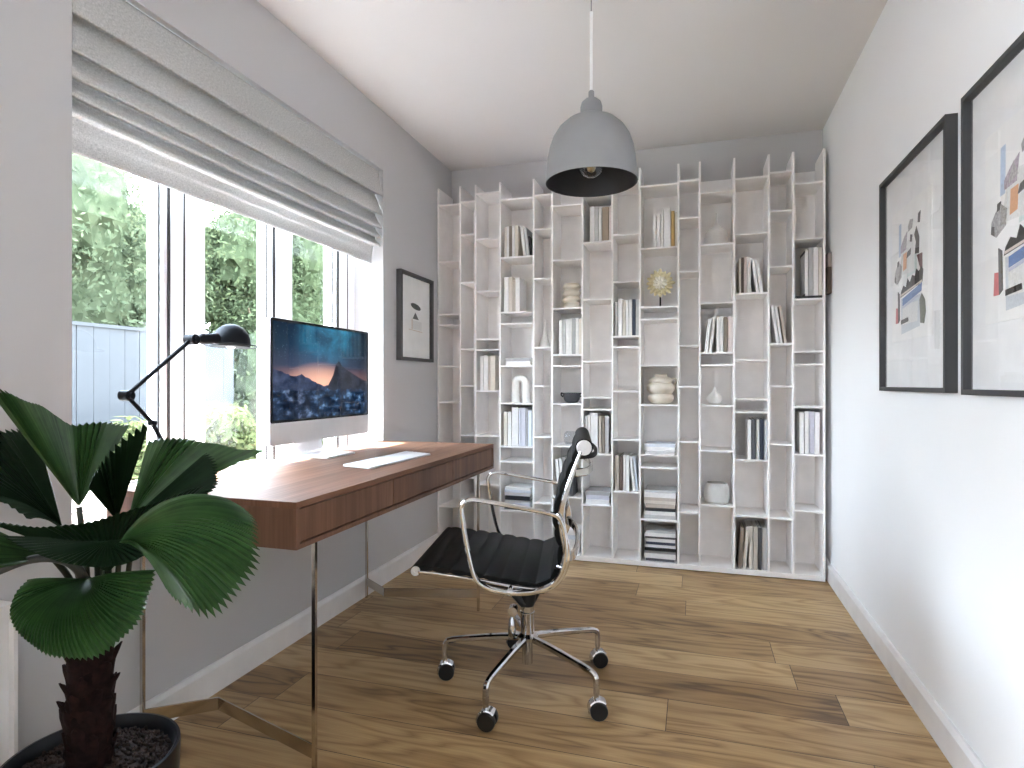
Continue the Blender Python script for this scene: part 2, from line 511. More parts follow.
bm = NB(); box(bm, XL - TH, XR + 0.1, YF - 0.1, YB + 0.1, -0.12, 0.0)
struct('floor', bm, M['floor'], 'brown oak plank floor running across the room', 'floor')
bm = NB(); box(bm, XL - TH, XR + 0.1, YF - 0.1, YB + 0.1, H, H + 0.15)
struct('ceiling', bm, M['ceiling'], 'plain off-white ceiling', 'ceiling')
bm = NB(); box(bm, XR, XR + 0.1, YF - 0.1, YB + 0.1, 0, H)
struct('wall_right', bm, M['wall_lightened'], 'bright wall on the right, light put into its paint, with two framed collages', 'wall')
bm = NB(); box(bm, XL - TH, XR, YB, YB + 0.1, 0, H)
struct('wall_back', bm, M['wall'], 'grey far wall behind the white bookcase', 'wall')
bm = NB(); box(bm, XL - TH, XR, YF - 0.1, YF, 0, H)
struct('wall_front', bm, M['wall_lightened'], 'plain wall at the near end of the room', 'wall')
bm = NB()
x0, x1 = XL - TH, XL
for y0, y1, z0, z1 in ((YF, VY0, 0, H), (VY0, VY1, 0, WZ0), (VY0, VY1, WZ1, H), (VY1, WY0, 0, H),
                       (WY0, WY1, 0, WZ0), (WY0, WY1, WZ1, H), (WY1, YB, 0, H)):
    box(bm, x0, x1, y0, y1, z0, z1)
bmesh.ops.remove_doubles(bm, verts=bm.verts, dist=1e-5)
struct('wall_left', bm, M['wall'], 'grey wall on the left with the garden window', 'wall')

def baseboard(name, a, b, side, label):
    bm = NB()
    prof = [(0, 0), (0.016, 0), (0.016, 0.082), (0.007, 0.096), (0, 0.096)]
    if side == 'left': fn = lambda d, z, y: Vector((XL + d, y, z))
    elif side == 'right': fn = lambda d, z, y: Vector((XR - d, y, z))
    else: fn = lambda d, z, y: Vector((y, YB - d, z))
    prism(bm, prof, fn, a, b)
    struct(name, bm, M['trim'], label, 'baseboard')
baseboard('baseboard_left', YF, YB, 'left', 'white baseboard along the grey window wall')
baseboard('baseboard_right', YF, YB, 'right', 'white baseboard along the bright right wall')

# windows -----------------------------------------------------------
def window(name, y0, y1, splits, label):
    """splits: list of sashes (stile_near, glass0, glass1, stile_far) and posts between them"""
    root = thing(name, label, 'window', kind='structure')
    XF = -1.680; XBK = -1.752
    fr = NB()
    box(fr, XBK, XF, y0, y1, WZ0, WZ0 + 0.045)
    box(fr, XBK, XF, y0, y1, WZ1 - 0.05, WZ1)
    box(fr, XBK, XF, y0, splits['frame0'], WZ0 + 0.045, WZ1 - 0.05)
    box(fr, XBK, XF, splits['frame1'], y1, WZ0 + 0.045, WZ1 - 0.05)
    finish('outer_frame', fr, M['upvc'], root, bevel=0.003)
    for a, b in splits['posts']:
        pm = NB(); box(pm, XBK, XF, a, b, WZ0 + 0.045, WZ1 - 0.05)
        finish('mullion', pm, M['upvc'], root, bevel=0.003)
    zb, zt = WZ0 + 0.048, WZ1 - 0.053
    for a, g0, g1, b in splits['sashes']:
        s = NB()
        xf = XF - 0.006
        box(s, XBK, xf, a, g0, zb, zt); box(s, XBK, xf, g1, b, zb, zt)
        box(s, XBK, xf, g0, g1, zb, zb + 0.05); box(s, XBK, xf, g0, g1, zt - 0.05, zt)
        so = finish('sash', s, M['upvc'], root, bevel=0.003)
        gk = NB()
        for ya, yb, za, zc_ in ((g0, g0 + 0.006, zb + .05, zt - .05), (g1 - 0.006, g1, zb + .05, zt - .05),
                                (g0, g1, zb + .05, zb + .056), (g0, g1, zt - .056, zt - .05)):
            box(gk, -1.707, -1.699, ya, yb, za, zc_)
        finish('gasket', gk, M['gasket'], so)
        gl = NB(); gl.faces.new([gl.verts.new(q) for q in ((-1.703, g0 + .001, zb + .051), (-1.703, g1 - .001, zb + .051), (-1.703, g1 - .001, zt - .051), (-1.703, g0 + .001, zt - .051))])
        finish('glass_pane', gl, M['glass'], so)
    sl = NB()
    for y in splits['seals']:
        box(sl, XF - 0.03, XF + 0.001, y - 0.0035, y + 0.0035, WZ0 + 0.03, WZ1 - 0.04)
    if splits['seals']: finish('seal_strip', sl, M['gasket'], root)
    sill = NB(); box(sill, XF, XL - 0.001, y0, y1, WZ0 - 0.0, WZ0 + 0.018)
    finish('window_sill', sill, M['trim'], root)
    if splits.get('handle'):
        hy, hz = splits['handle']
        h = NB()
        box(h, XF - 0.005, XF + 0.012, hy - 0.014, hy + 0.014, hz - 0.035, hz + 0.035)
        tube(h, [(XF + .010, hy, hz), (XF + .040, hy, hz), (XF + .045, hy, hz - .02), (XF + .045, hy + 0.002, hz - .12)], 0.009, 10)
        finish('handle', h, M['upvc'], root, smooth=40)
    return root

window('window_1', WY0, WY1, dict(frame0=1.165, frame1=2.652, posts=[(1.580, 1.634)],
       sashes=[(1.168, 1.21, 1.556, 1.574), (1.641, 1.735, 2.080, 2.097), (2.104, 2.222, 2.549, 2.566), ],
       seals=[1.577, 1.6375, 2.1005, 2.569, 2.649], handle=(2.60, 1.245)),
       'white three-light window over the desk looking onto trees')
bm = NB(); box(bm, -1.752, -1.680, 2.572, 2.646, WZ0 + 0.045, WZ1 - 0.05)
w1 = bpy.data.objects['window_1']
finish('mullion', bm, M['upvc'], w1, bevel=0.003)
window('added_window', VY0, VY1, dict(frame0=VY0 + .05, frame1=VY1 - .05, posts=[(-1.08, -1.02)],
       sashes=[(VY0 + .053, VY0 + .12, -1.145, -1.083), (-1.017, -0.955, VY1 - .12, VY1 - .053)], seals=[]),
       'unseen white window added behind the viewpoint to light the right wall')

# roman blind -------------------------------------------------------
def roman_blind():
    root = thing('roman_blind', 'grey woven roman blind half raised in the window recess', 'blind', (-1.55, 1.92, 2.10))
    prof = [(-1.537, 2.095), (-1.532, 2.06), (-1.525, 2.02), (-1.515, 1.985), (-1.512, 1.968), (-1.517, 1.962), (-1.530, 1.970), (-1.552, 1.980),
            (-1.556, 1.974), (-1.543, 1.940), (-1.523, 1.900), (-1.514, 1.872), (-1.519, 1.865), (-1.532, 1.871), (-1.552, 1.880), (-1.556, 1.874),
            (-1.541, 1.842), (-1.522, 1.818), (-1.517, 1.805), (-1.522, 1.799), (-1.534, 1.804), (-1.552, 1.812), (-1.556, 1.807),
            (-1.542, 1.783), (-1.525, 1.766), (-1.521, 1.757), (-1.526, 1.751), (-1.537, 1.755), (-1.554, 1.762), (-1.558, 1.757),
            (-1.546, 1.738), (-1.530, 1.724), (-1.526, 1.715), (-1.531, 1.709), (-1.541, 1.713), (-1.560, 1.718), (-1.564, 1.712), (-1.566, 1.690), (-1.571, 1.665), (-1.574, 1.628)]
    prof = catmull([(a, 0, b) for a, b in prof], 4)
    bm = NB(); ny = 60
    y0, y1 = WY0 + 0.0006, WY1 - 0.006
    rows = []
    for i in range(ny + 1):
        y = y0 + (y1 - y0) * i / ny
        r = []
        for k, p in enumerate(prof):
            q = k / (len(prof) - 1)
            amp = 0.0014 * sin(pi * min(1, q * 3)) if q < 0.94 else 0.001
            wob = amp * (sin(y * 9 + k * 0.08) + 0.6 * sin(y * 23 + k * 0.13))
            sag = -0.006 * sin(pi * i / ny) * (0 if q > .96 else min(1, q * 3)) + 0.0012 * sin(y * 31 + k * .2) * (q > .9)
            inset = 0.004 * (1 - sin(pi * i / ny)) * (1 if q > .9 else 0)
            r.append(bm.verts.new((p.x + wob - inset + 1.55, y - 1.92, p.z + sag - 2.10)))
        rows.append(r)
    for i in range(ny):
        for k in range(len(prof) - 1):
            bm.faces.new((rows[i][k], rows[i][k + 1], rows[i + 1][k + 1], rows[i + 1][k]))
    o = finish('fabric_folds', bm, M['fabric'], root, smooth=180)
    md = o.modifiers.new('thickness', 'SOLIDIFY'); md.thickness = 0.003; md.offset = -1
    b = NB(); box(b, -1.605 + 1.55, -1.562 + 1.55, y0 - 1.92, y1 - 1.92, 2.058 - 2.10, 2.099 - 2.10)
    finish('headrail', b, M['trim'], root, bevel=0.002)
    b = NB(); box(b, -1.582 + 1.55, -1.5785 + 1.55, y0 - 1.92 + .01, y1 - 1.92 - .01, 1.630 - 2.10, 1.655 - 2.10)
    finish('bottom_bar', b, M['trim'], root)
roman_blind()

# ------------------------------------------------------------------ bookcase
BX0, BX1, BY0, BY1 = -1.505, 0.634, 3.377, 3.605
def XP(px, Y=BY0):
    u = (px - 512) / FPX; c, s = cos(YAW), sin(YAW)
    return Y * (c * u - s) / (c + s * u)
def DEP(px, Y=BY0):
    u = (px - 512) / FPX
    return Y / (cos(YAW) + sin(YAW) * u)
def ZP(px, py, Y=BY0):
    return EYE + (384 - py) / FPX * DEP(px, Y)

VPX = [438.2, 460.0, 475.5, 499.8, 533.4, 552.0, 582.2, 612.1, 639.7, 678.3, 699.8, 734.3, 768.9, 793.4, 824.3]
VX = [XP(p) for p in VPX]
SHELF_PY = [
    [204.6, 261.5, 314.5, 325.1, 366.4, 402.6, 452.0, 506.9],
    [201.5, 234.7, 282.5, 348.8, 386.2, 435.4, 477.8, 499.0],
    [192.7, 238.8, 291.2, 339.2, 349.7, 391.3, 436.3, 485.0],
    [198.5, 256.8, 312.1, 323.5, 366.1, 403.7, 447.0, 462.2, 511.3],
    [194.6, 228.9, 278.4, 347.7, 386.2, 437.4, 503.8],
    [204.9, 259.6, 308.3, 354.9, 365.9, 404.2, 446.7, 497.4],
    [194.0, 241.8, 299.1, 361.3, 397.8, 409.8, 454.5, 505.8],
    [182.0, 234.3, 281.4, 336.3, 347.0, 391.6, 440.2, 492.3],
    [184.8, 247.7, 306.9, 319.0, 365.4, 405.3, 455.6, 468.2, 520.6],
    [180.0, 217.6, 271.3, 345.4, 386.8, 442.2, 513.0],
    [191.1, 243.9, 302.5, 352.8, 364.9, 405.9, 451.4, 506.2],
    [177.4, 233.2, 293.3, 359.8, 399.5, 412.4, 460.6, 516.7],
    [171.7, 210.6, 266.2, 343.8, 386.7, 444.9, 519.1],
    [182.6, 238.0, 299.0, 351.5, 364.2, 407.2, 455.1, 512.2]]
SHELF_Z = []
bc = thing('bookcase', 'white wall-to-wall bookcase of staggered open cells on the far wall', 'bookcase', (0, 0, 0))
T = 0.0105
for i, x in enumerate(VX):
    b = NB(); box(b, x - T / 2, x + T / 2, BY0, BY1 - 0.008, 0.006, 2.212)
    finish('upright_panel', b, M['lacquer'], bc, bevel=0.0008)
b = NB(); box(b, VX[0] - T / 2, VX[-1] + T / 2, BY1 - 0.008, BY1, 0.006, 2.172)
finish('back_panel', b, M['lacquer'], bc)
b = NB(); box(b, VX[0] + T / 2, VX[-1] - T / 2, BY0 + .001, BY1 - 0.008, 0.006, 0.032)
finish('base_board', b, M['lacquer'], bc)
b = NB(); box(b, VX[0] + .02, VX[-1] - .02, BY0 + .02, BY1 - 0.01, 0.0, 0.006)
finish('plinth', b, M['black'], bc)
for ci, ys in enumerate(SHELF_PY):
    pm = (VPX[ci] + VPX[ci + 1]) / 2
    zs = []
    for py in ys:
        z = ZP(pm, py)
        b = NB(); box(b, VX[ci] + T / 2, VX[ci + 1] - T / 2, BY0 + 0.001, BY1 - 0.008, z - 0.0045, z + 0.0045)
        finish('shelf', b, M['lacquer'], bc)
        zs.append(z + 0.0045)
    zs.append(0.032)
    SHELF_Z.append(zs)

# books -------------------------------------------------------------
TONES = {
 'white': ((0.80, 0.79, 0.78), (0.2, 0.2, 0.2), 0.0), 'lettered white': ((0.82, 0.81, 0.80), (0.03, 0.03, 0.03), 0.62),
 'cream': ((0.70, 0.65, 0.58), (0.3, 0.2, 0.1), 0.0), 'pale pink': ((0.76, 0.68, 0.66), (0.3, 0.2, 0.2), 0.0),
 'beige': ((0.52, 0.46, 0.40), (0.2, 0.1, 0.05), 0.0), 'taupe': ((0.25, 0.21, 0.175), (0.6, 0.6, 0.6), 0.0),
 'tan': ((0.34, 0.27, 0.20), (0.6, 0.5, 0.4), 0.0), 'ochre': ((0.48, 0.34, 0.13), (0.3, 0.2, 0.1), 0.0),
 'brown': ((0.15, 0.11, 0.095), (0.6, 0.5, 0.4), 0.0), 'grey': ((0.40, 0.40, 0.41), (0.1, 0.1, 0.1), 0.0),
 'lettered grey': ((0.55, 0.55, 0.55), (0.05, 0.05, 0.05), 0.6), 'dark grey': ((0.10, 0.10, 0.11), (0.7, 0.7, 0.7), 0.0),
 'black': ((0.02, 0.02, 0.022), (0.8, 0.8, 0.8), 0.0), 'lettered black': ((0.025, 0.025, 0.03), (0.8, 0.8, 0.8), 0.6),
 'navy': ((0.045, 0.055, 0.085), (0.7, 0.7, 0.7), 0.0), 'lavender grey': ((0.60, 0.60, 0.67), (0.1, 0.1, 0.15), 0.0),
 'lettered lavender': ((0.58, 0.58, 0.65), (0.06, 0.06, 0.10), 0.6), 'pale blue': ((0.66, 0.70, 0.76), (0.05, 0.1, 0.15), 0.6),
 'silver': ((0.55, 0.54, 0.54), (0.2, 0.2, 0.2), 0.0), 'speckled grey': ((0.50, 0.50, 0.50), (0.10, 0.10, 0.10), 0.7),
}
BM = {k: make_spine('book_cover_' + k.replace(' ', '_'), v[0], v[1], v[2], rough=0.3 if k == 'silver' else 0.55) for k, v in TONES.items()}
M['pages'] = plain('page_edges', (0.78, 0.75, 0.70), 0.8)
ORD = ['leftmost', 'second from left', 'third from left', 'fourth from left', 'fifth from left', 'sixth from left', 'seventh from left', 'eighth from left']

def book_mesh(w, h, d, tone):
    bm = NB(); c = min(0.0022, w * 0.18)
    box(bm, -w / 2, w / 2, 0, c, 0, h)                         # spine
    box(bm, -w / 2, -w / 2 + c, c, d, 0, h)
    box(bm, w / 2 - c, w / 2, c, d, 0, h)
    box(bm, -w / 2 + c, w / 2 - c, c, d - 0.004, 0.003, h - 0.004, 1)
    return bm

def book_row(ci, si, row, items, group):
    z = SHELF_Z[ci][si]
    n = len(items)
    for k, it in enumerate(items):
        p0, p1, py, tone = it[:4]
        lean = radians(it[4]) if len(it) > 4 else 0
        Yf = BY0 + 0.014 + 0.006 * ((k * 7) % 3)
        x0, x1 = max(XP(p0, Yf), VX[ci] + T / 2 + .0012), min(XP(p1, Yf), VX[ci + 1] - T / 2 - .0012)
        w = max(0.008, x1 - x0 - 0.0012)
        h = ZP((p0 + p1) / 2, py, Yf) - z
        if lean: h = h / cos(lean)
        d = 0.15 + 0.02 * ((k * 5) % 3)
        d = min(d, BY1 - 0.012 - Yf)
        o = finish('book', book_mesh(w, h, d, tone), [BM[tone], M['pages']])
        xc = (x0 + x1) / 2
        lift = abs(sin(lean)) * w / 2
        o.location = (xc, Yf, z + lift + 0.0004)
        o.rotation_euler = (0, lean, 0)
        o_ = ORD[k] if k < n - 1 else ('rightmost' if n > 1 else 'single')
        lw = ' leaning' if lean else ''
        tag(o, f'{tone}{lw} book, {o_} in the {row}', 'book', group)

# column indices from 0; shelf index counts from the top
book_row(3, 1, 'highest row left of the pendant lamp', [
    (504.4, 506.4, 227.5, 'cream'), (506.5, 508.9, 226.5, 'white'), (509.0, 511.9, 226, 'taupe'), (512.0, 514.5, 225.5, 'white'),
    (515.0, 518.2, 225.5, 'cream'), (523.2, 526.2, 226.0, 'white', -6.5), (526.7, 529.4, 227.5, 'speckled grey', -6.5), (529.9, 531.6, 236, 'black', -6.5)],
    'books left of the pendant lamp')
book_row(3, 2, 'row midway between top left books and arch ornament', [
    (504.0, 508.6, 277.5, 'white'), (508.8, 512.4, 277.0, 'cream'), (512.8, 515.0, 280.5, 'beige'), (515.3, 519.6, 277.5, 'white')],
    'books midway above the arch ornament')
book_row(3, 6, 'row right below the white arch ornament', [
    (503.8, 507.2, 412, 'cream'), (507.6, 511.4, 412, 'white'), (511.8, 518.4, 407.5, 'white'), (518.7, 520.8, 408.5, 'lavender grey'),
    (521.0, 525.6, 408, 'lavender grey'), (525.9, 527.7, 409, 'grey'), (528.0, 531.6, 410.5, 'pale blue')], 'books below the arch ornament')
book_row(2, 5, "row above the desk's far end", [
    (480.2, 483.4, 356.0, 'white'), (483.6, 488.0, 355.5, 'lettered white'), (488.3, 490.0, 356.5, 'beige'), (490.2, 495.2, 355.5, 'cream')],
    'books above the far end of the desk')
book_row(5, 3, 'row below the ringed beige vase', [
    (559.0, 562.4, 320.5, 'white'), (562.7, 565.4, 320.5, 'lettered grey'), (565.7, 569.0, 319.0, 'white'), (569.2, 571.8, 318.5, 'white'),
    (572.0, 575.0, 318.5, 'grey'), (575.3, 578.6, 317.8, 'white'), (578.9, 581.0, 319, 'cream')], 'books below the ringed vase')
book_row(5, 7, 'leaning row behind the armrest', [
    (558.5, 561.5, 459.5, 'white', -6), (562.3, 565.3, 459, 'lettered white', -6), (566.2, 569.4, 457.5, 'grey', -6), (570.2, 573.4, 458.5, 'dark grey', -6)],
    'books behind the far armrest')
book_row(6, 1, 'row directly beneath the pendant lamp', [
    (590.4, 594.6, 206.5, 'lettered white'), (594.9, 598.2, 207.0, 'lettered grey'), (598.5, 601.6, 207.5, 'white'), (602.0, 608.6, 207, 'tan'),
    (609.0, 611.2, 207, 'pale pink')], 'books under the pendant lamp')
book_row(6, 6, "row behind the chair's headrest roll", [
    (584.2, 587.2, 416.0, 'lettered grey'), (587.4, 590.2, 415.0, 'white'), (590.4, 597.8, 413, 'white'), (598.8, 601.2, 416, 'beige'),
    (601.5, 604.6, 416.5, 'taupe'), (604.9, 608.6, 416, 'silver')], 'books behind the headrest roll')
book_row(7, 3, 'row left of the gold sunburst', [
    (614.6, 617.6, 302.5, 'grey'), (617.9, 622.0, 299.0, 'white'), (622.3, 625.6, 300, 'cream'), (625.9, 628.4, 299.8, 'lettered white'), (628.6, 631.8, 299.5, 'white'),
    (632.0, 635.4, 299.3, 'navy'), (635.7, 638.7, 299.3, 'speckled grey')], 'books left of the gold sunburst')
book_row(7, 7, 'row nearest right of the chair back', [
    (614.8, 618.6, 455.5, 'beige'), (619.2, 622.6, 456, 'brown'), (623.0, 625.4, 455.0, 'white'), (625.7, 629.2, 455.5, 'white'),
    (632.8, 635.4, 457, 'white', -6), (635.8, 638.2, 457, 'pale blue', -6)], 'books right of the chair back')
book_row(8, 1, 'row above the gold sunburst', [
    (653.0, 656.0, 215, 'lettered white'), (656.3, 660.2, 212.8, 'white'), (660.6, 663.4, 208.5, 'white'), (663.7, 670.6, 207.5, 'lettered white'),
    (671.0, 674.6, 211, 'ochre'), (674.9, 677.4, 212, 'cream')], 'books above the gold sunburst')
book_row(10, 3, 'row above the small teardrop vase', [
    (704.0, 707.8, 319.5, 'lettered white', 6.5), (708.6, 711.6, 317.5, 'white', 6.5), (716.4, 719.8, 317.0, 'white'), (720.2, 723.4, 316, 'white'),
    (723.8, 727.2, 317, 'taupe'), (727.8, 733.2, 316.7, 'pale pink')], 'books above the teardrop vase')
book_row(11, 2, 'row right of and below the bell-shaped vase', [
    (739.4, 740.9, 258, 'cream'), (741.1, 743.9, 257.5, 'brown'), (744.2, 746.9, 256.5, 'pale pink'), (747.4, 751.0, 256.5, 'white'),
    (756.2, 759.2, 258, 'white', -8), (759.7, 763.4, 259.5, 'lettered white', -8)], 'books right of the bell vase')
book_row(11, 6, 'dark and white row below two shallow cells', [
    (747.6, 751.2, 420, 'lettered white'), (751.5, 755.6, 419.5, 'dark grey'), (756.2, 759.6, 419.5, 'white'), (760.0, 763.8, 419.5, 'navy'),
    (764.2, 767.4, 420.0, 'pale blue')], 'dark and white books at mid height')
book_row(11, 8, 'row standing on the bottom board', [
    (737.8, 741.6, 528, 'taupe', 4), (742.4, 745.8, 526.5, 'cream', 5), (749.0, 752.8, 526.5, 'cream'), (753.5, 757.8, 527, 'beige'),
    (758.2, 761.8, 528, 'dark grey'), (762.2, 767.2, 528, 'speckled grey')], 'books on the bottom board')
book_row(12, 3, 'leaning trio in a narrow cell', [
    (776.4, 779.4, 305.5, 'white', -8), (779.9, 782.8, 305, 'white', -8), (784.2, 787.2, 306, 'beige', -8)], 'leaning trio of books')
book_row(13, 2, 'row standing on a flat black book', [
    (805.0, 808.2, 253, 'lettered white'), (808.5, 812.8, 250.5, 'speckled grey'), (813.3, 818.4, 250, 'white'), (818.9, 822.0, 250, 'cream')],
    'books beside the right wall')
book_row(13, 6, 'lower row of the far right column', [
    (799.6, 804.0, 412.5, 'lettered white'), (804.6, 808.8, 411.5, 'white'), (809.2, 814.4, 411.5, 'lettered lavender'), (815.0, 820.0, 412.5, 'lettered white')],
    'books low in the far right column')

def flat_stack(ci, si, where, p0, p1, items, group, word='book'):
    z = SHELF_Z[ci][si]
    n = len(items)
    for k, (hpx, tone) in enumerate(items):
        Yf = BY0 + 0.014 + 0.018 * random.random()
        j = random.uniform(-0.004, 0.004)
        x0, x1 = XP(p0, Yf) + 0.004, XP(p1, Yf) - 0.004
        h = hpx / FPX * DEP((p0 + p1) / 2)
        w = x1 - x0 - .004 - random.random() * 0.016
        d = BY1 - 0.022 - Yf - random.random() * 0.03
        bm = NB(); c = min(0.0015, h * 0.2)
        box(bm, -w / 2, w / 2, 0, d, 0, c); box(bm, -w / 2, w / 2, 0, d, h - c, h)
        box(bm, -w / 2, w / 2, 0, c, c, h - c)
        box(bm, -w / 2 + .003, w / 2 - .003, c, d - .003, c, h - c, 1)
        o = finish(word, bm, [BM[tone], M['pages']])
        o.location = ((x0 + x1) / 2 + j * 0.5, Yf, z + 0.0003)
        o.rotation_euler = (0, 0, random.uniform(-.022, .022))
        pos = 'topmost' if k == n - 1 else ('lowest' if k == 0 else ['second', 'third', 'fourth', 'fifth', 'sixth', 'seventh', 'eighth', 'ninth'][k - 1] + ' from bottom')
        tag(o, f'{tone} {word} lying flat, {pos} in the {where}', word, group)
        z += h + 0.0006
flat_stack(3, 4, 'pair above the white arch ornament', 504.2, 532.4, [(4.2, 'white'), (3.0, 'grey')], 'flat books above the arch ornament')
flat_stack(3, 8, 'stack seen through the far armrest', 503.0, 532.0, [(3.0, 'dark grey'), (3.0, 'lavender grey'), (3.4, 'white'), (4.0, 'lettered black'), (3.2, 'white'), (2.6, 'pale blue'), (2.6, 'white')], 'flat books behind the far armrest', 'magazine')
flat_stack(5, 8, 'low stack behind the chair back', 556, 581.5, [(5.0, 'white'), (4.6, 'white'), (4.4, 'lettered white'), (4.6, 'pale blue'), (5.2, 'white')], 'flat books behind the chair back')
flat_stack(6, 7, 'stack right of the chair back', 584.0, 611.0, [(4.6, 'white'), (4.4, 'lavender grey'), (3.8, 'grey')], 'flat books right of the chair back')
flat_stack(8, 6, 'stack under the cream ringed jug', 642.6, 677, [(3.0, 'silver'), (4.0, 'white'), (3.2, 'pale blue')], 'flat books under the cream jug')
flat_stack(8, 8, 'upper magazine pile', 643.0, 677.4, [(3.6, 'silver'), (3.4, 'white'), (3.8, 'dark grey'), (3.6, 'beige'), (3.4, 'cream'), (3.0, 'beige'), (4.6, 'white'), (2.2, 'speckled grey')], 'magazines in the upper pile', 'magazine')
flat_stack(8, 9, 'pile on the bottom board', 643.4, 677.4, [(2.6, 'dark grey'), (4.6, 'white'), (3.0, 'grey'), (2.6, 'black'), (3.0, 'white'), (2.6, 'navy'), (3.4, 'white'), (2.4, 'dark grey'), (3.4, 'white'), (2.0, 'speckled grey')], 'magazines on the bottom board', 'magazine')

# the far right row stands on a flat black book
z = SHELF_Z[13][2]
bm = NB(); fw = XP(822.5) - XP(796.5); box(bm, 0, fw, 0, .185, 0, .003); box(bm, 0, fw, 0, .185, .010, .013); box(bm, 0, fw, 0, .003, .003, .010); box(bm, .002, fw - .002, .003, .183, .003, .010, 1)
o = finish('book', bm, [BM['black'], M['pages']])
o.location = (XP(796.5), BY0 + .008, z + .0003)
tag(o, 'thick black book lying flat beneath upright white books, far right column', 'book', 'books beside the right wall')
for o in [q for q in bpy.data.objects if q.get('group') == 'books beside the right wall' and 'lying' not in q['label']]:
    o.location.z += 0.0136
    if o['label'].startswith('lettered white book, leftmost'):
        hh = o.dimensions.z; ww = o.dimensions.x
        b_ = NB(); box(b_, -ww / 2 - .0006, -ww / 2 + .0004, .002, .15, hh - .013, hh + .0006); box(b_, -ww / 2 - .0006, ww / 2, .002, .15, hh - .0005, hh + .0008)
        box(b_, -ww / 2 - .0006, -ww / 2 + .0004, .002, .15, 0, .012)
        finish('black_edging', b_, BM['black'], o)

# ornaments ---------------------------------------------------------
def ornament(name, label, cat, px, ci, si, Y=BY0 + 0.10, rotz=0):
    return thing(name, label, cat, (XP(px, Y), Y, SHELF_Z[ci][si] + 0.0005), rotz)
def mpp(px, Y=BY0 + 0.10): return DEP(px, Y) / FPX

# white arch
k = mpp(521)
o = NB(); a, b = 0.030, 0.060
pts = [(-.034, 0, 0.0), (-.034, 0, .06), (-.034, 0, .10), (-.026, 0, .133), (0, 0, .146), (.026, 0, .133), (.034, 0, .10), (.034, 0, .06), (.034, 0, 0.0)]
path = catmull([(x * 0.96, y, zz * 0.98 + 0.0) for x, y, zz in pts], 6)
tube(o, path, 0.0245, 20)
tag(finish('arch_ornament', o, M['ceramic'], smooth=60), 'white inverted-U arch ornament on a shelf above grey and white books', 'ornament')
bpy.data.objects['arch_ornament'].location = (XP(521, BY0 + .09), BY0 + .09, SHELF_Z[3][5] + 0.0005)

def lathe_thing(name, label, cat, px, ci, si, prof, mat, Y=BY0 + 0.10, n=40):
    bm = NB(); lathe(bm, prof, n)
    o = finish(name, bm, mat, smooth=50)
    o.location = (XP(px, Y), Y, SHELF_Z[ci][si] + 0.0005)
    return tag(o, label, cat)
k = mpp(545)
lathe_thing('bottle_vase', 'white slender-necked bottle vase in the narrow column', 'vase', 544.8, 4, 3,
    [(.026, 0), (.034, .004), (.034, .012), (.028, .035), (.019, .060), (.012, .085), (.0085, .11), (.0075, .14), (.008, .163), (.0065, .163), (.006, .12)], M['ceramic'])
def ringed(r0, bulge, n, h, steps=6):
    out = []
    for i in range(n):
        for j in range(steps):
            t = j / steps
            out.append((r0 + bulge * sin(pi * t), h * (i + t) / n))
    out.append((r0, h)); return out
lathe_thing('ringed_vase', 'beige ringed cylinder vase of stacked rolls above upright books', 'vase', 571.8, 5, 2,
    [(.035, 0)] + ringed(.042, .0105, 4, .150) + [(.035, .151), (.033, .11)], M['cream'])
# dark bowl with handles
bw = ornament('handled_bowl', 'dark grey shallow bowl with two small ear handles', 'bowl', 567.6, 5, 5)
bw.location.x = (VX[5] + VX[6]) / 2 + .008
bm = NB(); lathe(bm, [(.024, 0), (.036, .003), (.047, .020), (.052, .045), (.053, .060), (.050, .060), (.047, .045), (.038, .015), (.01, .008)], 40)
finish('basin', bm, M['darkbowl'], bw, smooth=50)
for s in (-1, 1):
    bm = NB(); tube(bm, catmull([(s * .051, 0, .054), (s * .062, 0, .057), (s * .063, 0, .045), (s * .052, 0, .035)], 6), 0.0045, 8)
    finish('handle', bm, M['darkbowl'], bw, smooth=60)
# glass bubble jar
bm = NB(); seg = 48
rings = []
for i, (r, zz) in enumerate([(.024, 0), (.036, .004), (.043, .022), (.045, .040), (.042, .060), (.034, .074), (.027, .078)]):
    rings.append([Vector((r * (1 + .06 * cos(8 * 2 * pi * q / seg)) * cos(2 * pi * q / seg), r * (1 + .06 * cos(8 * 2 * pi * q / seg)) * sin(2 * pi * q / seg), zz)) for q in range(seg)])
loft(bm, rings, caps=False)
jar = finish('glass_jar', bm, M['bubble'], smooth=60)
jar.location = (XP(571.5, BY0 + .09), BY0 + .09, SHELF_Z[5][6] + .0005)
tag(jar, 'clear ribbed glass jar left of the headrest roll', 'jar')
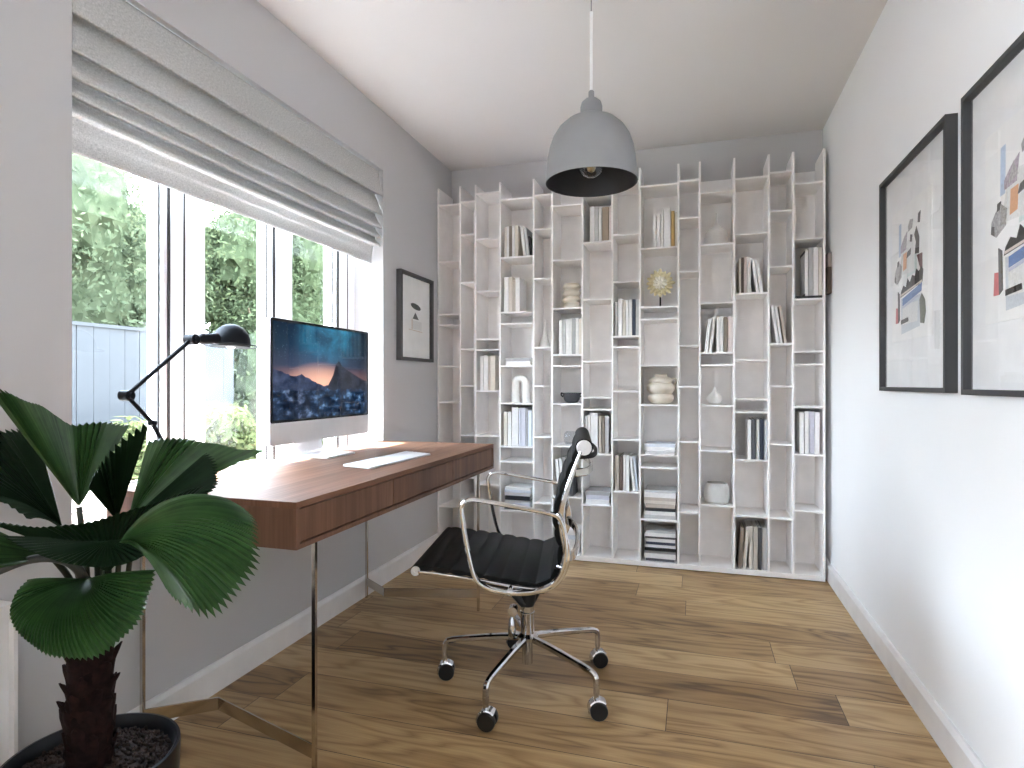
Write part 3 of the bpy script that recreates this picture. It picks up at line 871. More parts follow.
# sunburst
sb = ornament('sunburst_sculpture', 'pale gold sunburst flower sculpture on a dark stem', 'sculpture', 660.2, 8, 2, BY0 + .08)
RC = 0.138
bm = NB(); cyl(bm, (0, 0.01, .006), (0, 0.01, RC), .0045, 10); lathe(bm, [(.030, 0), (.030, .005), (.006, .008)], 24, Matrix.Translation((0, 0.01, 0)))
finish('stem', bm, M['lampdark'], sb, smooth=40)
for layer, (nr, r0, r1, wd, yo) in enumerate(((16, .018, .077, .0115, .0), (14, .015, .060, .011, -.010), (10, .008, .040, .009, -.018))):
    for q in range(nr):
        a = 2 * pi * (q + 0.5 * layer) / nr
        bm = NB()
        ra = r1 * (1 + 0.07 * cos(3 * q + layer))
        R = Matrix.Translation((0, yo, RC)) @ Matrix.Rotation(a, 4, 'Y')
        rows = []
        for (t, ww, dz) in ((0, .35, 0), (.35, .8, -.003), (.72, 1.0, -.004), (.92, .6, -.001), (1.0, .12, .002)):
            rr = r0 + (ra - r0) * t
            rows.append([R @ Vector((wd * ww, dz + .002, rr)), R @ Vector((0, dz - .0035, rr)), R @ Vector((-wd * ww, dz + .002, rr)), R @ Vector((0, dz + .004, rr))])
        loft(bm, rows)
        finish('petal', bm, M['goldleaf'] if layer < 2 else M['ivory'], sb)
bm = NB(); ball(bm, (0, -.016, RC), .017, 20, sc=(1, .6, 1))
finish('flower_centre', bm, M['ivory'], sb, smooth=180)
# cream jug
jg = ornament('ringed_jug', 'large cream ringed jug vase with a small loop handle', 'vase', 660.8, 8, 5)
bm = NB(); lathe(bm, [(r_ * (1.12 if z_ < .145 else 1.0) + (.003 if .02 < z_ < .05 or .07 < z_ < .1 else 0), z_) for r_, z_ in [(.034, 0), (.046, .003), (.055, .012), (.062, .028), (.061, .046), (.054, .058), (.058, .066), (.066, .080), (.068, .096), (.062, .110), (.055, .118), (.060, .126), (.058, .138), (.046, .150),
                       (.036, .155), (.033, .162), (.036, .168), (.032, .168), (.029, .150)]], 48)
finish('body', bm, M['cream'], jg, smooth=60)
bm = NB(); tube(bm, catmull([(.054, 0, .142), (.079, 0, .140), (.084, 0, .122), (.069, 0, .106)], 8), .0055, 10)
finish('handle', bm, M['cream'], jg, smooth=60)
# bell vase
lathe_thing('bell_vase', 'chalk-white bell-shaped vase with a needle-thin neck, upper right', 'vase', 716.4, 10, 1,
    [(.052, 0), (.060, .003), (.061, .020), (.060, .055), (.056, .078), (.044, .095), (.026, .106), (.012, .118), (.006, .140), (.0035, .175), (.003, .186), (.002, .186)], M['ceramic_matt'], n=48)
lathe_thing('teardrop_vase', 'small white teardrop vase with ribbed belly', 'vase', 714.6, 10, 5,
    [(.018, 0), (.026, .003), (.037, .014), (.042, .030), (.039, .042), (.028, .054), (.016, .066), (.008, .080), (.004, .094), (.003, .094)], M['ceramic'])
bm = NB()
rings = []
for r, zz in [(.050, 0), (.060, .004), (.066, .020), (.0675, .05), (.064, .085), (.056, .104), (.050, .108), (.046, .106), (.05, .09), (.055, .04), (.04, .01)]:
    ring = []
    for q in range(48):
        a = 2 * pi * q / 48
        sq = (abs(cos(a)) ** 3.2 + abs(sin(a)) ** 3.2) ** (-1 / 3.2)
        ring.append(Vector((r * sq * cos(a), r * sq * sin(a) * .9, zz)))
    rings.append(ring)
loft(bm, rings)
sq = finish('square_vase', bm, M['ceramic_matt'], smooth=50)
sq.location = (XP(716.5, BY0 + .09), BY0 + .09, SHELF_Z[10][7] + .0005)
tag(sq, 'rounded squarish chalk-white vase low in the bookcase', 'vase')

# brown plate in the gap
wp = thing('wall_plate', 'narrow brown and pinkish plate in the gap right of the bookcase', 'wall plate', (XR, 3.42, 1.476))
bm = NB(); box(bm, -.020, -.0005, -.035, .035, 0, .135); finish('lower_panel', bm, M['brown'], wp, bevel=.002)
bm = NB(); box(bm, -.018, -.0005, -.035, .035, .136, .208); finish('upper_panel', bm, M['pinkgrey'], wp, bevel=.002)

# ------------------------------------------------------------------ desk
DX0, DX1, DY0, DY1, DZ0, DZ1 = -1.5157, -0.915, 1.222, 2.694, 0.613, 0.7285
desk = thing('writing_desk', 'walnut desk with three flush drawers on thin metal legs', 'desk', (DX0, DY0, 0))
def L(x, y, z): return Vector((x - DX0, y - DY0, z))
bm = NB()
def lbox(bm, x0, x1, y0, y1, z0, z1, mi=0): box(bm, x0 - DX0, x1 - DX0, y0 - DY0, y1 - DY0, z0, z1, mi)
lbox(bm, DX0, DX1, DY0, DY1, DZ1 - 0.016, DZ1)
finish('desktop', bm, M['walnut_top'], desk, bevel=0.0012)
bm = NB()
lbox(bm, DX0, DX1, DY0, DY0 + 0.014, DZ0, DZ1 - 0.0161)
lbox(bm, DX0, DX1, DY1 - 0.014, DY1, DZ0, DZ1 - 0.0161)
lbox(bm, DX0, DX1, DY0 + .014, DY1 - .014, DZ0, DZ0 + 0.012)
lbox(bm, DX0, DX1 - 0.03, DY0 + .014, DY1 - .014, DZ0 + 0.012, DZ1 - 0.0161)
finish('carcass', bm, M['walnut_up'], desk, bevel=0.001)
for a, b in ((1.239, 1.711), (1.715, 2.202), (2.206, 2.677)):
    bm = NB(); lbox(bm, DX1 - 0.028, DX1 - 0.004, a, b, DZ0 + 0.0155, DZ1 - 0.0195)
    finish('drawer', bm, M['walnut_up'], desk, bevel=0.001)
for (x, y) in ((-0.924, 1.306), (-1.487, 1.306), (-0.924, 2.508), (-1.487, 2.508)):
    bm = NB(); lbox(bm, x - .005, x + .005, y - .005, y + .005, 0.0005, DZ0)
    finish('leg', bm, M['steel'], desk, bevel=0.001)
for y0, y1 in ((1.306, 1.424), (2.508, 2.402)):
    bm = NB()
    path = [L(-1.487, y0, .0775), L(-1.335, y1, .0775), L(-0.924, y0, .0775)]
    for p, q in ((path[0], path[1]), (path[1], path[2])):
        tube(bm, [p, q], 0, rect=(0.038, 0.004), ref=(0, 0, 1))
    finish('leg_brace', bm, M['steel'], desk)

# ------------------------------------------------------------------ computer
MX = -1.405
pc = thing('desktop_computer', 'large white all-in-one computer showing a night mountain, on the desk', 'computer', (MX, 2.058, DZ1 + .0005))
W2, ZB, ZT, ZC = 0.3255, 0.067, 0.517, 0.146
bm = NB()
def rr(w0, w1, z0, z1, r, n=5):
    out = []
    for cx, cz, a0 in ((w1 - r, z1 - r, 0), (w0 + r, z1 - r, 90), (w0 + r, z0 + r, 180), (w1 - r, z0 + r, 270)):
        for i in range(n + 1):
            a = radians(a0 + 90 * i / n); out.append((cx + r * cos(a), cz + r * sin(a)))
    return out
o1 = rr(-W2, W2, ZB, ZT, .012)
def sc2(pts, s): return [(x * s, ZB + (ZT - ZB) / 2 + (z_ - ZB - (ZT - ZB) / 2) * s) for x, z_ in pts]
loft(bm, [[Vector((0.0, a, b)) for a, b in o1], [Vector((-.017, a, b)) for a, b in o1], [Vector((-.024, a, b)) for a, b in sc2(o1, .93)], [Vector((-.045, a, b)) for a, b in sc2(o1, .5)]])
finish('housing', bm, M['alu'], pc, smooth=30)

def make_screen():
    t = NT('screen_picture')
    x, y, z = t.sep(t.obj())
    s = t.math('DIVIDE', t.math('ADD', y, 0.312), 0.624)
    v = t.math('DIVIDE', z, 0.350)
    # sky
    base = t.ramp(v, [(0.30, (0.55, 0.24, 0.16)), (0.42, (0.40, 0.22, 0.22)), (0.56, (0.055, 0.075, 0.14)), (0.78, (0.010, 0.040, 0.085)), (1.0, (0.006, 0.022, 0.052))])
    ds = t.math('SUBTRACT', s, 0.42)
    side = t.ramp(t.math('ABSOLUTE', ds), [(0.0, 1.0), (0.6, 0.25)])
    base = t.mix(1.0, base, side, 'MULTIPLY')
    sunx = t.math('MULTIPLY', t.math('SUBTRACT', s, 0.46), 1.6); suny = t.math('MULTIPLY', t.math('SUBTRACT', v, 0.38), 2.6)
    dist = t.math('SQRT', t.math('ADD', t.math('MULTIPLY', sunx, sunx), t.math('MULTIPLY', suny, suny)))
    base = t.mix(t.ramp(dist, [(0.0, 0.95), (0.62, 0.0)]), base, (0.95, 0.52, 0.36, 1))
    cl = t.noise(t.comb(t.math('MULTIPLY', s, 5.0), t.math('MULTIPLY', v, 4.0), 0.0), 1.0, 5, 0.62, 0.4)
    mwx = t.math('ABSOLUTE', t.math('SUBTRACT', s, 0.55))
    band = t.math('MULTIPLY', t.ramp(mwx, [(0.0, 1.0), (0.38, 0.0)]), t.ramp(v, [(0.55, 0.0), (1.0, 1.0)]))
    mw = t.math('MULTIPLY', band, t.ramp(cl, [(0.35, 0.1), (0.7, 1.0)]))
    base = t.mix(mw, base, (0.07, 0.48, 0.78, 1))
    st = t.n('ShaderNodeTexVoronoi'); t.l(t.comb(t.math('MULTIPLY', s, 62.0), t.math('MULTIPLY', v, 36.0), 0.0), st.inputs['Vector'])
    st.inputs['Scale'].default_value = 1.0
    star = t.math('MULTIPLY', t.math('LESS_THAN', st.outputs['Distance'], 0.10), t.ramp(v, [(0.55, 0.0), (0.72, 0.8)]))
    base = t.mix(star, base, (0.45, 0.70, 0.80, 1))
    # far ridge, peak and rocky foreground (heights along s)
    n1 = t.noise(t.comb(t.math('MULTIPLY', s, 11.0), 0.0, 0.0), 1.0, 4, 0.6)
    wig = t.math('MULTIPLY', t.math('SUBTRACT', n1, 0.5), 0.09)
    ridge = t.math('ADD', t.ramp(s, [(0.0, 0.52), (0.06, 0.50), (0.16, 0.44), (0.25, 0.47), (0.36, 0.40), (0.48, 0.345), (0.60, 0.33), (1.0, 0.36)]), wig)
    peak = t.math('ADD', t.ramp(s, [(0.48, 0.28), (0.53, 0.36), (0.58, 0.47), (0.615, 0.60), (0.645, 0.635), (0.69, 0.575), (0.76, 0.52), (0.88, 0.45), (1.0, 0.40)]), t.math('MULTIPLY', wig, 0.35))
    rock = t.noise(t.comb(t.math('MULTIPLY', s, 14.0), t.math('MULTIPLY', v, 11.0), 2.0), 1.0, 6, 0.65)
    rcol = t.ramp(rock, [(0.40, (0.002, 0.005, 0.014)), (0.52, (0.010, 0.026, 0.06)), (0.60, (0.045, 0.105, 0.21)), (0.68, (0.20, 0.34, 0.52))])
    rdg = t.ramp(rock, [(0.38, (0.008, 0.016, 0.040)), (0.66, (0.050, 0.070, 0.135))])
    pk = t.ramp(rock, [(0.38, (0.007, 0.009, 0.016)), (0.66, (0.034, 0.042, 0.066))])
    warm = t.ramp(t.math('ABSOLUTE', t.math('SUBTRACT', s, 0.22)), [(0.0, 0.5), (0.25, 0.0)])
    rcol = t.mix(t.math('MULTIPLY', warm, t.ramp(rock, [(0.5, 0.0), (0.7, 1.0)])), rcol, (0.22, 0.15, 0.15, 1))
    def below(h, w=0.006): return t.math('LESS_THAN', v, h)
    col = t.mix(below(ridge), base, rdg)
    col = t.mix(t.math('MULTIPLY', below(peak), t.math('GREATER_THAN', s, 0.48)), col, pk)
    fg = t.math('ADD', 0.30, t.math('MULTIPLY', t.math('SUBTRACT', n1, 0.5), 0.12))
    col = t.mix(below(fg), col, rcol)
    b = t.n('ShaderNodeBsdfPrincipled')
    b.inputs['Base Color'].default_value = (0.006, 0.006, 0.007, 1); b.inputs['Roughness'].default_value = 0.02
    b.inputs['Specular IOR Level'].default_value = 0.10
    t.l(col, b.inputs['Emission Color']); b.inputs['Emission Strength'].default_value = 0.24
    t.l(b.outputs[0], t.out.inputs[0])
    return t.m
M['screen'] = make_screen()
M['bezel'] = plain('glossy_black_bezel', (0.008, 0.008, 0.009), 0.05, 0, 0.25)
bm = NB()
poly = rr(-W2 + .001, W2 - .001, ZC, ZT - .001, .010)
prism(bm, poly, lambda a, b, d: Vector((d, a, b)), .0, .0016)
bz = finish('bezel_glass', bm, M['bezel'], pc)
bm = NB(); box(bm, .0016, .0020, -.312, .312, 0, .350)
finish('screen', bm, M['screen'], pc, loc=(0, 0, ZC + .010))
bm = NB()
pth = catmull([(-.036, 0, .22), (-.066, 0, .16), (-.082, 0, .06), (-.074, 0, .012), (-.05, 0, .006), (0.0, 0, .004), (.075, 0, .003)], 6)
tube(bm, pth, 0, rect=[(0.17 + 0.02 * min(1, i / 20), 0.006) for i in range(len(pth))], ref=(0, 1, 0))
finish('stand', bm, M['alu'], pc, smooth=40)

# keyboard
kb = thing('keyboard', 'white slim keyboard lying on the walnut desk', 'keyboard', (-1.078, 1.985, DZ1 + .0005), radians(-3.0))
bm = NB()
prism(bm, rr(-.058, .058, -.215, .215, .012), lambda a, b, d: Vector((a, b, d + (0.004 if False else 0) - a * 0.045 + 0.0035)), -.0005 - 0.0005, .0045)
for v in bm.verts: v.co.z = max(v.co.z, 0.0)
finish('keyboard_body', bm, M['alu'], kb)
bm = NB()
for r in range(6):
    for q in range(20):
        cx = -.047 + r * .0188; cy = -.2045 + q * .0209 + .0055
        z0 = 0.008 - cx * .045
        hx = .0078 if r > 0 else .0055
        box(bm, cx - hx, cx + hx, cy - .009, cy + .009, z0, z0 + .0018)
kk = finish('keys', bm, M['keycap'], kb)
# desk lamp ---------------------------------------------------------
PX = -1.38
def LP(px, py):
    u = (px - 512) / FPX; v = (384 - py) / FPX
    zc = PX / (cos(YAW) * u - sin(YAW))
    return Vector((PX, zc * (cos(YAW) + sin(YAW) * u), EYE + v * zc))
elbow, headj, mid = LP(126.5, 395.5), LP(191.5, 339.5), LP(152.2, 423)
low = Vector((PX, mid.y + (mid.y - elbow.y) * 1.05, DZ1 + .05))
lamp = thing('desk_lamp', 'charcoal jointed desk lamp with a domed shade behind the plant', 'lamp', (PX, low.y, DZ1 + .0005))
Lo = lambda p: Vector(p) - Vector((PX, low.y, DZ1 + .0005))
bm = NB(); lathe(bm, [(.060, 0), (.062, .006), (.058, .016), (.020, .022), (.012, .030), (.012, .046)], 36)
finish('base', bm, M['lampdark'], lamp, smooth=40)
def joint(p, r, w, name='joint'):
    bm = NB()
    q = Lo(p)
    cyl(bm, q + Vector((-w / 2, 0, 0)), q + Vector((w / 2, 0, 0)), r, 20)
    cyl(bm, q + Vector((w / 2, 0, 0)), q + Vector((w / 2 + .006, 0, 0)), r * .55, 12)
    finish(name, bm, M['lampdark'], lamp, smooth=40, bevel=0)
def armt(a, b, r):
    bm = NB(); cyl(bm, Lo(a), Lo(b), r, 14); finish('arm', bm, M['lampdark'], lamp, smooth=40)
armt(low, mid, .0055); armt(mid, elbow, .0055); armt(elbow, headj, .0058)
joint(low, .013, .026); joint(mid, .008, .016); joint(elbow, .014, .028); joint(headj, .015, .032)
sh_c = LP(231, 347)                                    # centre of the shade's open rim
neck0, neck1 = Lo(headj), Lo(LP(216, 338.5))
bm = NB()
Mx = axis_matrix(neck0, neck1 - neck0); Ln = (neck1 - neck0).length
lathe(bm, [(.006, 0), (.008, .012), (.012, .02), (.008, .026), (.013, .034), (.016, .040), (.016, Ln * .8), (.018, Ln)], 20, Mx)
finish('socket', bm, M['lampdark'], lamp, smooth=40)
SHM = Matrix.Translation(Lo(sh_c)) @ Matrix.Rotation(radians(-3), 4, 'X')
rd = 0.0555
pr = [(rd * cos(radians(a)) if a < 90 else 0.0005, 0.014 + (rd + .002) * sin(radians(a))) for a in range(0, 91, 9)]
pin = [(r * .955, zz - .002) for r, zz in pr[::-1]]
bm = NB(); lathe(bm, [(rd, 0)] + pr + pin + [(rd * .955, 0)], 36, SHM)
shade = finish('shade', bm, M['lampdark'], lamp, smooth=50)
bm = NB()
ring = [SHM @ Vector((.077 * cos(2 * pi * q / 40), .077 * sin(2 * pi * q / 40), .004)) for q in range(40)]
tube(bm, ring, .0022, 8, closed=True)
tube(bm, [SHM @ Vector((rd * .97, 0, .004)), SHM @ Vector((.077, 0, .004))], .002, 8)
tube(bm, [SHM @ Vector((-rd * .97, 0, .004)), SHM @ Vector((-.077, 0, .004))], .002, 8)
tube(bm, catmull([SHM @ Vector((0, -.077, .004)), SHM @ Vector((0, -.094, .010)), SHM @ Vector((0, -.096, .026)), SHM @ Vector((0, -.085, .034))], 6), .0022, 8)
tube(bm, [SHM @ Vector((0, rd * .97, .004)), SHM @ Vector((0, .077, .004))], .002, 8)
finish('guard_ring', bm, M['lampdark'], shade, smooth=50)
bm = NB(); ball(bm, Lo(sh_c) + Vector((0, 0, .016)), .022, 16)
finish('bulb', bm, M['white_plastic'], shade, smooth=180)

# ------------------------------------------------------------------ pendant
pd_c = P(591.3, 183, 1.97)
pend = thing('pendant_lamp', 'matt grey domed pendant lamp hanging from the ceiling on a white cord', 'lamp', (pd_c.x, pd_c.y, pd_c.z))
HZ = H - pd_c.z
pr = [(.150, 0), (.1494, .010), (.1475, .040), (.144, .080), (.1375, .115), (.1265, .147), (.108, .177), (.083, .200), (.056, .214), (.038, .2205), (.036, .223), (.0360, .250), (.032, .264), (.020, .275), (.009, .279)]
bm = NB(); lathe(bm, catmull([(a, 0, b) for a, b in pr], 1) and pr, 56)
for f in bm.faces: f.material_index = 0
inn = [(.150, 0), (.1475, 0)] + [(r - .003, zz - .0005) for r, zz in pr[1:9]] + [(.0005, .208)]
lathe(bm, inn, 56, mi=1, caps=False)
bmesh.ops.delete(bm, geom=[f for f in bm.faces if len(f.verts) > 20 and f.calc_center_median().z < .01], context='FACES_ONLY')
finish('shade', bm, [M['lampgrey'], M['lamp_in']], pend, smooth=40)
bm = NB(); lathe(bm, [(.0085, .277), (.0095, .284), (.0095, .300), (.006, .304)], 20); finish('neck', bm, M['lampgrey'], pend, smooth=40)
bm = NB(); cyl(bm, (0, 0, .302), (0, 0, 2.238 - pd_c.z), .0052, 12); finish('cord_sleeve', bm, M['cordwhite'], pend, smooth=40)
bm = NB(); cyl(bm, (0, 0, 2.230 - pd_c.z), (0, 0, HZ - .01), .002, 8); finish('cord', bm, M['lampgrey'], pend, smooth=40)
bm = NB(); lathe(bm, [(.05, HZ - .001), (.05, HZ - .018), (.02, HZ - .026), (.004, HZ - .03)], 32); finish('ceiling_rose', bm, M['cordwhite'], pend, smooth=40)
bm = NB(); lathe(bm, [(.022, .207), (.022, .135), (.017, .128)], 20); so = finish('socket', bm, M['lamp_in'], pend, smooth=40)
bm = NB(); ball(bm, (0, 0, .064), .047, 24); lathe(bm, [(.032, .097), (.019, .115), (.015, .13)], 24, caps=False)
bl = finish('bulb', bm, M['bulb'], pend, smooth=180)
bm = NB(); lathe(bm, [(.006, .125), (.012, .10), (.020, .068), (.012, .04), (.003, .034)], 16); finish('filament', bm, M['brass'], bl, smooth=60)

# ------------------------------------------------------------------ framed pictures
def pic_materials():
    d = {}
    for n_, c in dict(blue=(.13, .22, .46), paleblue=(.50, .60, .74), purple=(.42, .36, .42), orange=(.72, .38, .20), maroon=(.16, .07, .07),
                      ink=(.03, .028, .025), charcoal=(.10, .095, .09), stone=(.40, .39, .39), mint=(.66, .74, .72), red=(.62, .16, .17),
                      moss=(.15, .16, .12), offwhite=(.76, .76, .75), lilac=(.55, .56, .66), sand=(.70, .60, .52), frost=(.62, .66, .70)).items():
        d[n_] = plain('print_' + n_, c, 0.7, var=0.35 if n_ in ('stone', 'ink', 'charcoal', 'moss', 'purple') else 0.08, scale=140)
    return d
PM = pic_materials(); PN = list(PM)
COLLAGE = [
 ('frost', [(.27, .05), (.74, .08), (.76, .30), (.26, .32)]), ('offwhite', [(.30, .12), (.68, .12), (.70, .26), (.30, .27)]),
 ('mint', [(.42, .46), (.68, .47), (.66, .60), (.46, .61)]), ('offwhite', [(.22, .50), (.60, .48), (.58, .72), (.30, .74)]),
 ('paleblue', [(.20, .64), (.26, .645), (.265, .89), (.205, .885)]), ('purple', [(.25, .66), (.40, .67), (.43, .80), (.33, .76), (.25, .71)]),
 ('stone', [(.46, .79), (.55, .80), (.58, .86), (.50, .87), (.45, .83)]), ('stone', [(.30, .68), (.42, .70), (.36, .78)]),
 ('ink', [(.69, .81), (.74, .80), (.76, .88), (.70, .87)]), ('charcoal', [(.62, .60), (.72, .59), (.73, .70), (.66, .79), (.61, .74), (.65, .68)]),
 ('ink', [(.50, .71), (.55, .70), (.56, .75), (.51, .76)]),
 ('maroon', [(.80, .42), (.80, .58), (.67, .585), (.72, .52)]), ('orange', [(.32, .52), (.41, .53), (.42, .65), (.33, .645)]),
 ('charcoal', [(.41, .60), (.52, .615), (.53, .66), (.44, .645)]), ('stone', [(.08, .47), (.15, .44), (.27, .48), (.29, .56), (.21, .60), (.14, .57), (.09, .53)]),
 ('charcoal', [(.08, .47), (.13, .45), (.13, .50), (.09, .51)]), ('ink', [(.16, .57), (.20, .575), (.21, .615), (.165, .61)]),
 ('ink', [(.25, .33), (.80, .38), (.82, .46), (.78, .49), (.72, .46), (.66, .49), (.63, .44), (.56, .46), (.50, .41), (.44, .45), (.40, .39), (.33, .41), (.27, .37)]),
 ('sand', [(.26, .335), (.80, .38), (.80, .395), (.26, .35)]),
 ('blue', [(.31, .26), (.78, .32), (.79, .375), (.31, .315)]), ('lilac', [(.31, .24), (.70, .285), (.70, .30), (.31, .255)]),
 ('moss', [(.76, .10), (.84, .09), (.88, .17), (.86, .25), (.79, .30), (.74, .26)]), ('red', [(.12, .14), (.19, .14), (.185, .255), (.13, .26)]),
 ('charcoal', [(.19, .14), (.235, .16), (.225, .36), (.18, .38)]), ('ink', [(.27, .125), (.46, .135), (.455, .165), (.27, .155)])]
SIMPLE = [('ink', [(.5 + .20 * cos(2 * pi * q / 20), .66 + .042 * sin(2 * pi * q / 20) - .018 * cos(2 * pi * q / 20)) for q in range(20)]),
          ('charcoal', [(.37, .48), (.62, .475), (.48, .575)]), ('sand', [(.33, .475), (.37, .477), (.37, .33), (.33, .33)]), ('offwhite', [(.37, .46), (.73, .45), (.73, .33), (.37, .335)]),
          ('sand', [(.22, .315), (.76, .30), (.76, .312), (.22, .327)])]

def picture(name, label, side, y0, y1, z0, z1, depth, face, sheet, shapes, mount, group):
    """sheet: paper rectangle (s0,s1,t0,t1) in wall coordinates, s left to right as seen"""
    sg = 1 if side == 'left' else -1
    wx = XL if side == 'left' else XR
    root = thing(name, label, 'picture', (wx, (y0 + y1) / 2, z0), 0, group)
    def F(yy, zz, d): return Vector((sg * d, yy - (y0 + y1) / 2, zz - z0))
    bm = NB()
    for a, b, c, d in ((y0, y1, z0, z0 + face), (y0, y1, z1 - face, z1), (y0, y0 + face, z0 + face, z1 - face), (y1 - face, y1, z0 + face, z1 - face)):
        prism(bm, [(a, c), (b, c), (b, d), (a, d)], lambda p, q, w: F(p, q, w), .0008, depth)
    finish('frame', bm, M['black_frame'], root, bevel=.0008)
    bm = NB(); prism(bm, [(y0 + face, z0 + face), (y1 - face, z0 + face), (y1 - face, z1 - face), (y0 + face, z1 - face)], lambda p, q, w: F(p, q, w), .002, .010)
    finish('mount', bm, mount, root)
    a, b, c, d = sheet
    bm = NB(); prism(bm, [(a, c), (b, c), (b, d), (a, d)], lambda p, q, w: F(p, q, w), .0102, .0135)
    sh = finish('print_sheet', bm, M['paper'], root)
    bm = NB()
    for i, (mn, poly) in enumerate(shapes):
        pts = []
        for s_, t_ in poly:
            s2 = s_ if side == 'left' else 1 - s_          # seen from inside the room
            pts.append((a + (b - a) * s2, c + (d - c) * t_))
        prism(bm, pts, lambda p, q, w: F(p, q, w), .0134, .01365 + i * .00006, PN.index(mn))
    finish('printed_shapes', bm, list(PM.values()), sh)
    bm = NB(); bm.faces.new([bm.verts.new(F(p, q, depth - .0085)) for p, q in ((y0 + face, z0 + face), (y1 - face, z0 + face), (y1 - face, z1 - face), (y0 + face, z1 - face))])
    finish('glass_pane', bm, M['pic_glass'], root)
picture('framed_picture', 'black-framed paper collage nearer the bookcase on the right wall', 'right', 1.859, 2.455, .989, 1.731, .0303, .0135,
        (2.005, 2.365, 1.155, 1.592), COLLAGE, M['mount'], 'framed collages on the right wall')
picture('framed_picture', 'black-framed paper collage cut off by the right edge of view', 'right', 1.164, 1.760, .986, 1.727, .0303, .0135,
        (1.310, 1.670, 1.152, 1.589), COLLAGE, M['mount'], 'framed collages on the right wall')
picture('framed_picture', 'small black-framed oval and triangle print beside the window', 'left', 2.856, 3.268, 1.141, 1.625, .030, .018,
        (2.905, 3.220, 1.19, 1.58), SIMPLE, M['paper'], None)

# ------------------------------------------------------------------ office chair
chair = thing('office_chair', 'black leather and chrome office chair on five castors facing the desk', 'chair', (-.54, 1.945, 0), radians(191))
prof = catmull([(p[0], 0, p[1]) for p in ((.318, .452), (.297, .456), (.22, .449), (.149, .441), (.062, .429), (0.0, .420), (-.051, .417), (-.080, .428), (-.102, .455), (-.114, .490),
        (-.117, .525), (-.108, .570), (-.103, .622), (-.112, .670), (-.140, .750), (-.172, .830))], 14)
acc = [0]
for i in range(1, len(prof)): acc.append(acc[-1] + (prof[i] - prof[i - 1]).length)
def pad(i0, i1, name, lat):
    bm = NB(); top, bot = [], []
    for i in range(i0, i1 + 1):
        tg = (prof[min(i + 1, len(prof) - 1)] - prof[max(i - 1, 0)]).normalized()
        nrm = Vector((tg.z, 0, -tg.x))
        rib = abs(sin(pi * acc[i] / 0.052)) ** 0.45
        top.append(prof[i] - nrm * 0 + nrm * (.003 + .008 * rib)); bot.append(prof[i] - nrm * (.005 + .004 * rib))
    loop = top + bot[::-1]
    xs = [-lat, -lat + .006, lat - .006, lat]
    rings = []
    for q, yy in enumerate(xs):
        shr = .7 if q in (0, 3) else 1.0
        ring = []
        for j, p in enumerate(loop):
            c = prof[i0 + (j if j < len(top) else 2 * len(top) - 1 - j)]
            ring.append(Vector((c.x + (p.x - c.x) * shr, yy, c.z + (p.z - c.z) * shr)))
        rings.append(ring)
    loft(bm, rings)
    return finish(name, bm, M['leather'], chair, smooth=50)
# orientation check of the pad's normals: seat faces up, back faces forward
nb = 14 * 8 + 4
pad(0, nb, 'seat', .243)
pad(nb + 1, len(prof) - 1, 'backrest', .238)
def xz(lst, lat): return [Vector((a, lat, b)) for a, b in lst]
ARM = [(.05, .404), (.096, .414), (.128, .437), (.147, .490), (.172, .620), (.170, .658), (.146, .672), (.10, .668), (.0, .652), (-.085, .637), (-.117, .617), (-.132, .55), (-.127, .487), (-.099, .437), (-.051, .411), (0.0, .403)]
for s in (1, -1):
    bm = NB()
    pth = []; rc = []
    for i in range(4, len(prof), 4):
        tg = (prof[min(i + 1, len(prof) - 1)] - prof[i - 1]).normalized()
        nrm = Vector((tg.z, 0, -tg.x))
        q = i / len(prof)
        wdt = .008 + .016 * max(0.0, sin(pi * min(1, max(0, (q - .30) / .68))))
        pth.append(Vector((prof[i].x, s * .249, prof[i].z)) - nrm * (.006 + wdt * .5))
        rc.append((.011, wdt))
    tube(bm, pth, 0, rect=rc, ref=(0, 1, 0))
    finish('side_frame', bm, M['chrome'], chair, smooth=40)
    bm = NB(); tube(bm, catmull(xz(ARM, s * .275), 6, closed=True), 0, rect=(.021, .0115), ref=(0, 1, 0), closed=True)
    finish('armrest', bm, M['chrome'], chair, smooth=40)
    # bolts joining armrest to frame
    bm = NB(); cyl(bm, (.03, s * .252, .410), (.03, s * .272, .408), .008, 12); cyl(bm, (-.110, s * .252, .475), (-.124, s * .272, .475), .008, 12)
    finish('arm_bolt', bm, M['chrome'], chair, smooth=40)
# rolls at seat front and back top
for nm, (cx, cz), r in (('front_roll', (.320, .448), .0165), ('headrest_roll', (-.186, .826), .026)):
    bm = NB(); cyl(bm, (cx, -.244, cz), (cx, .244, cz), r, 24)
    ro = finish(nm, bm, M['leather'], chair, smooth=40)
    for s in (1, -1):
        bm = NB()
        Mx = axis_matrix((cx, s * .243, cz), (0, s, 0))
        lathe(bm, [(r * .86, 0), (r * .86, .006), (r * .78, .008), (r * .24, .008), (r * .22, .005), (r * .05, .005)], 24, Mx)
        finish('end_cap', bm, M['alu'], ro, smooth=40)
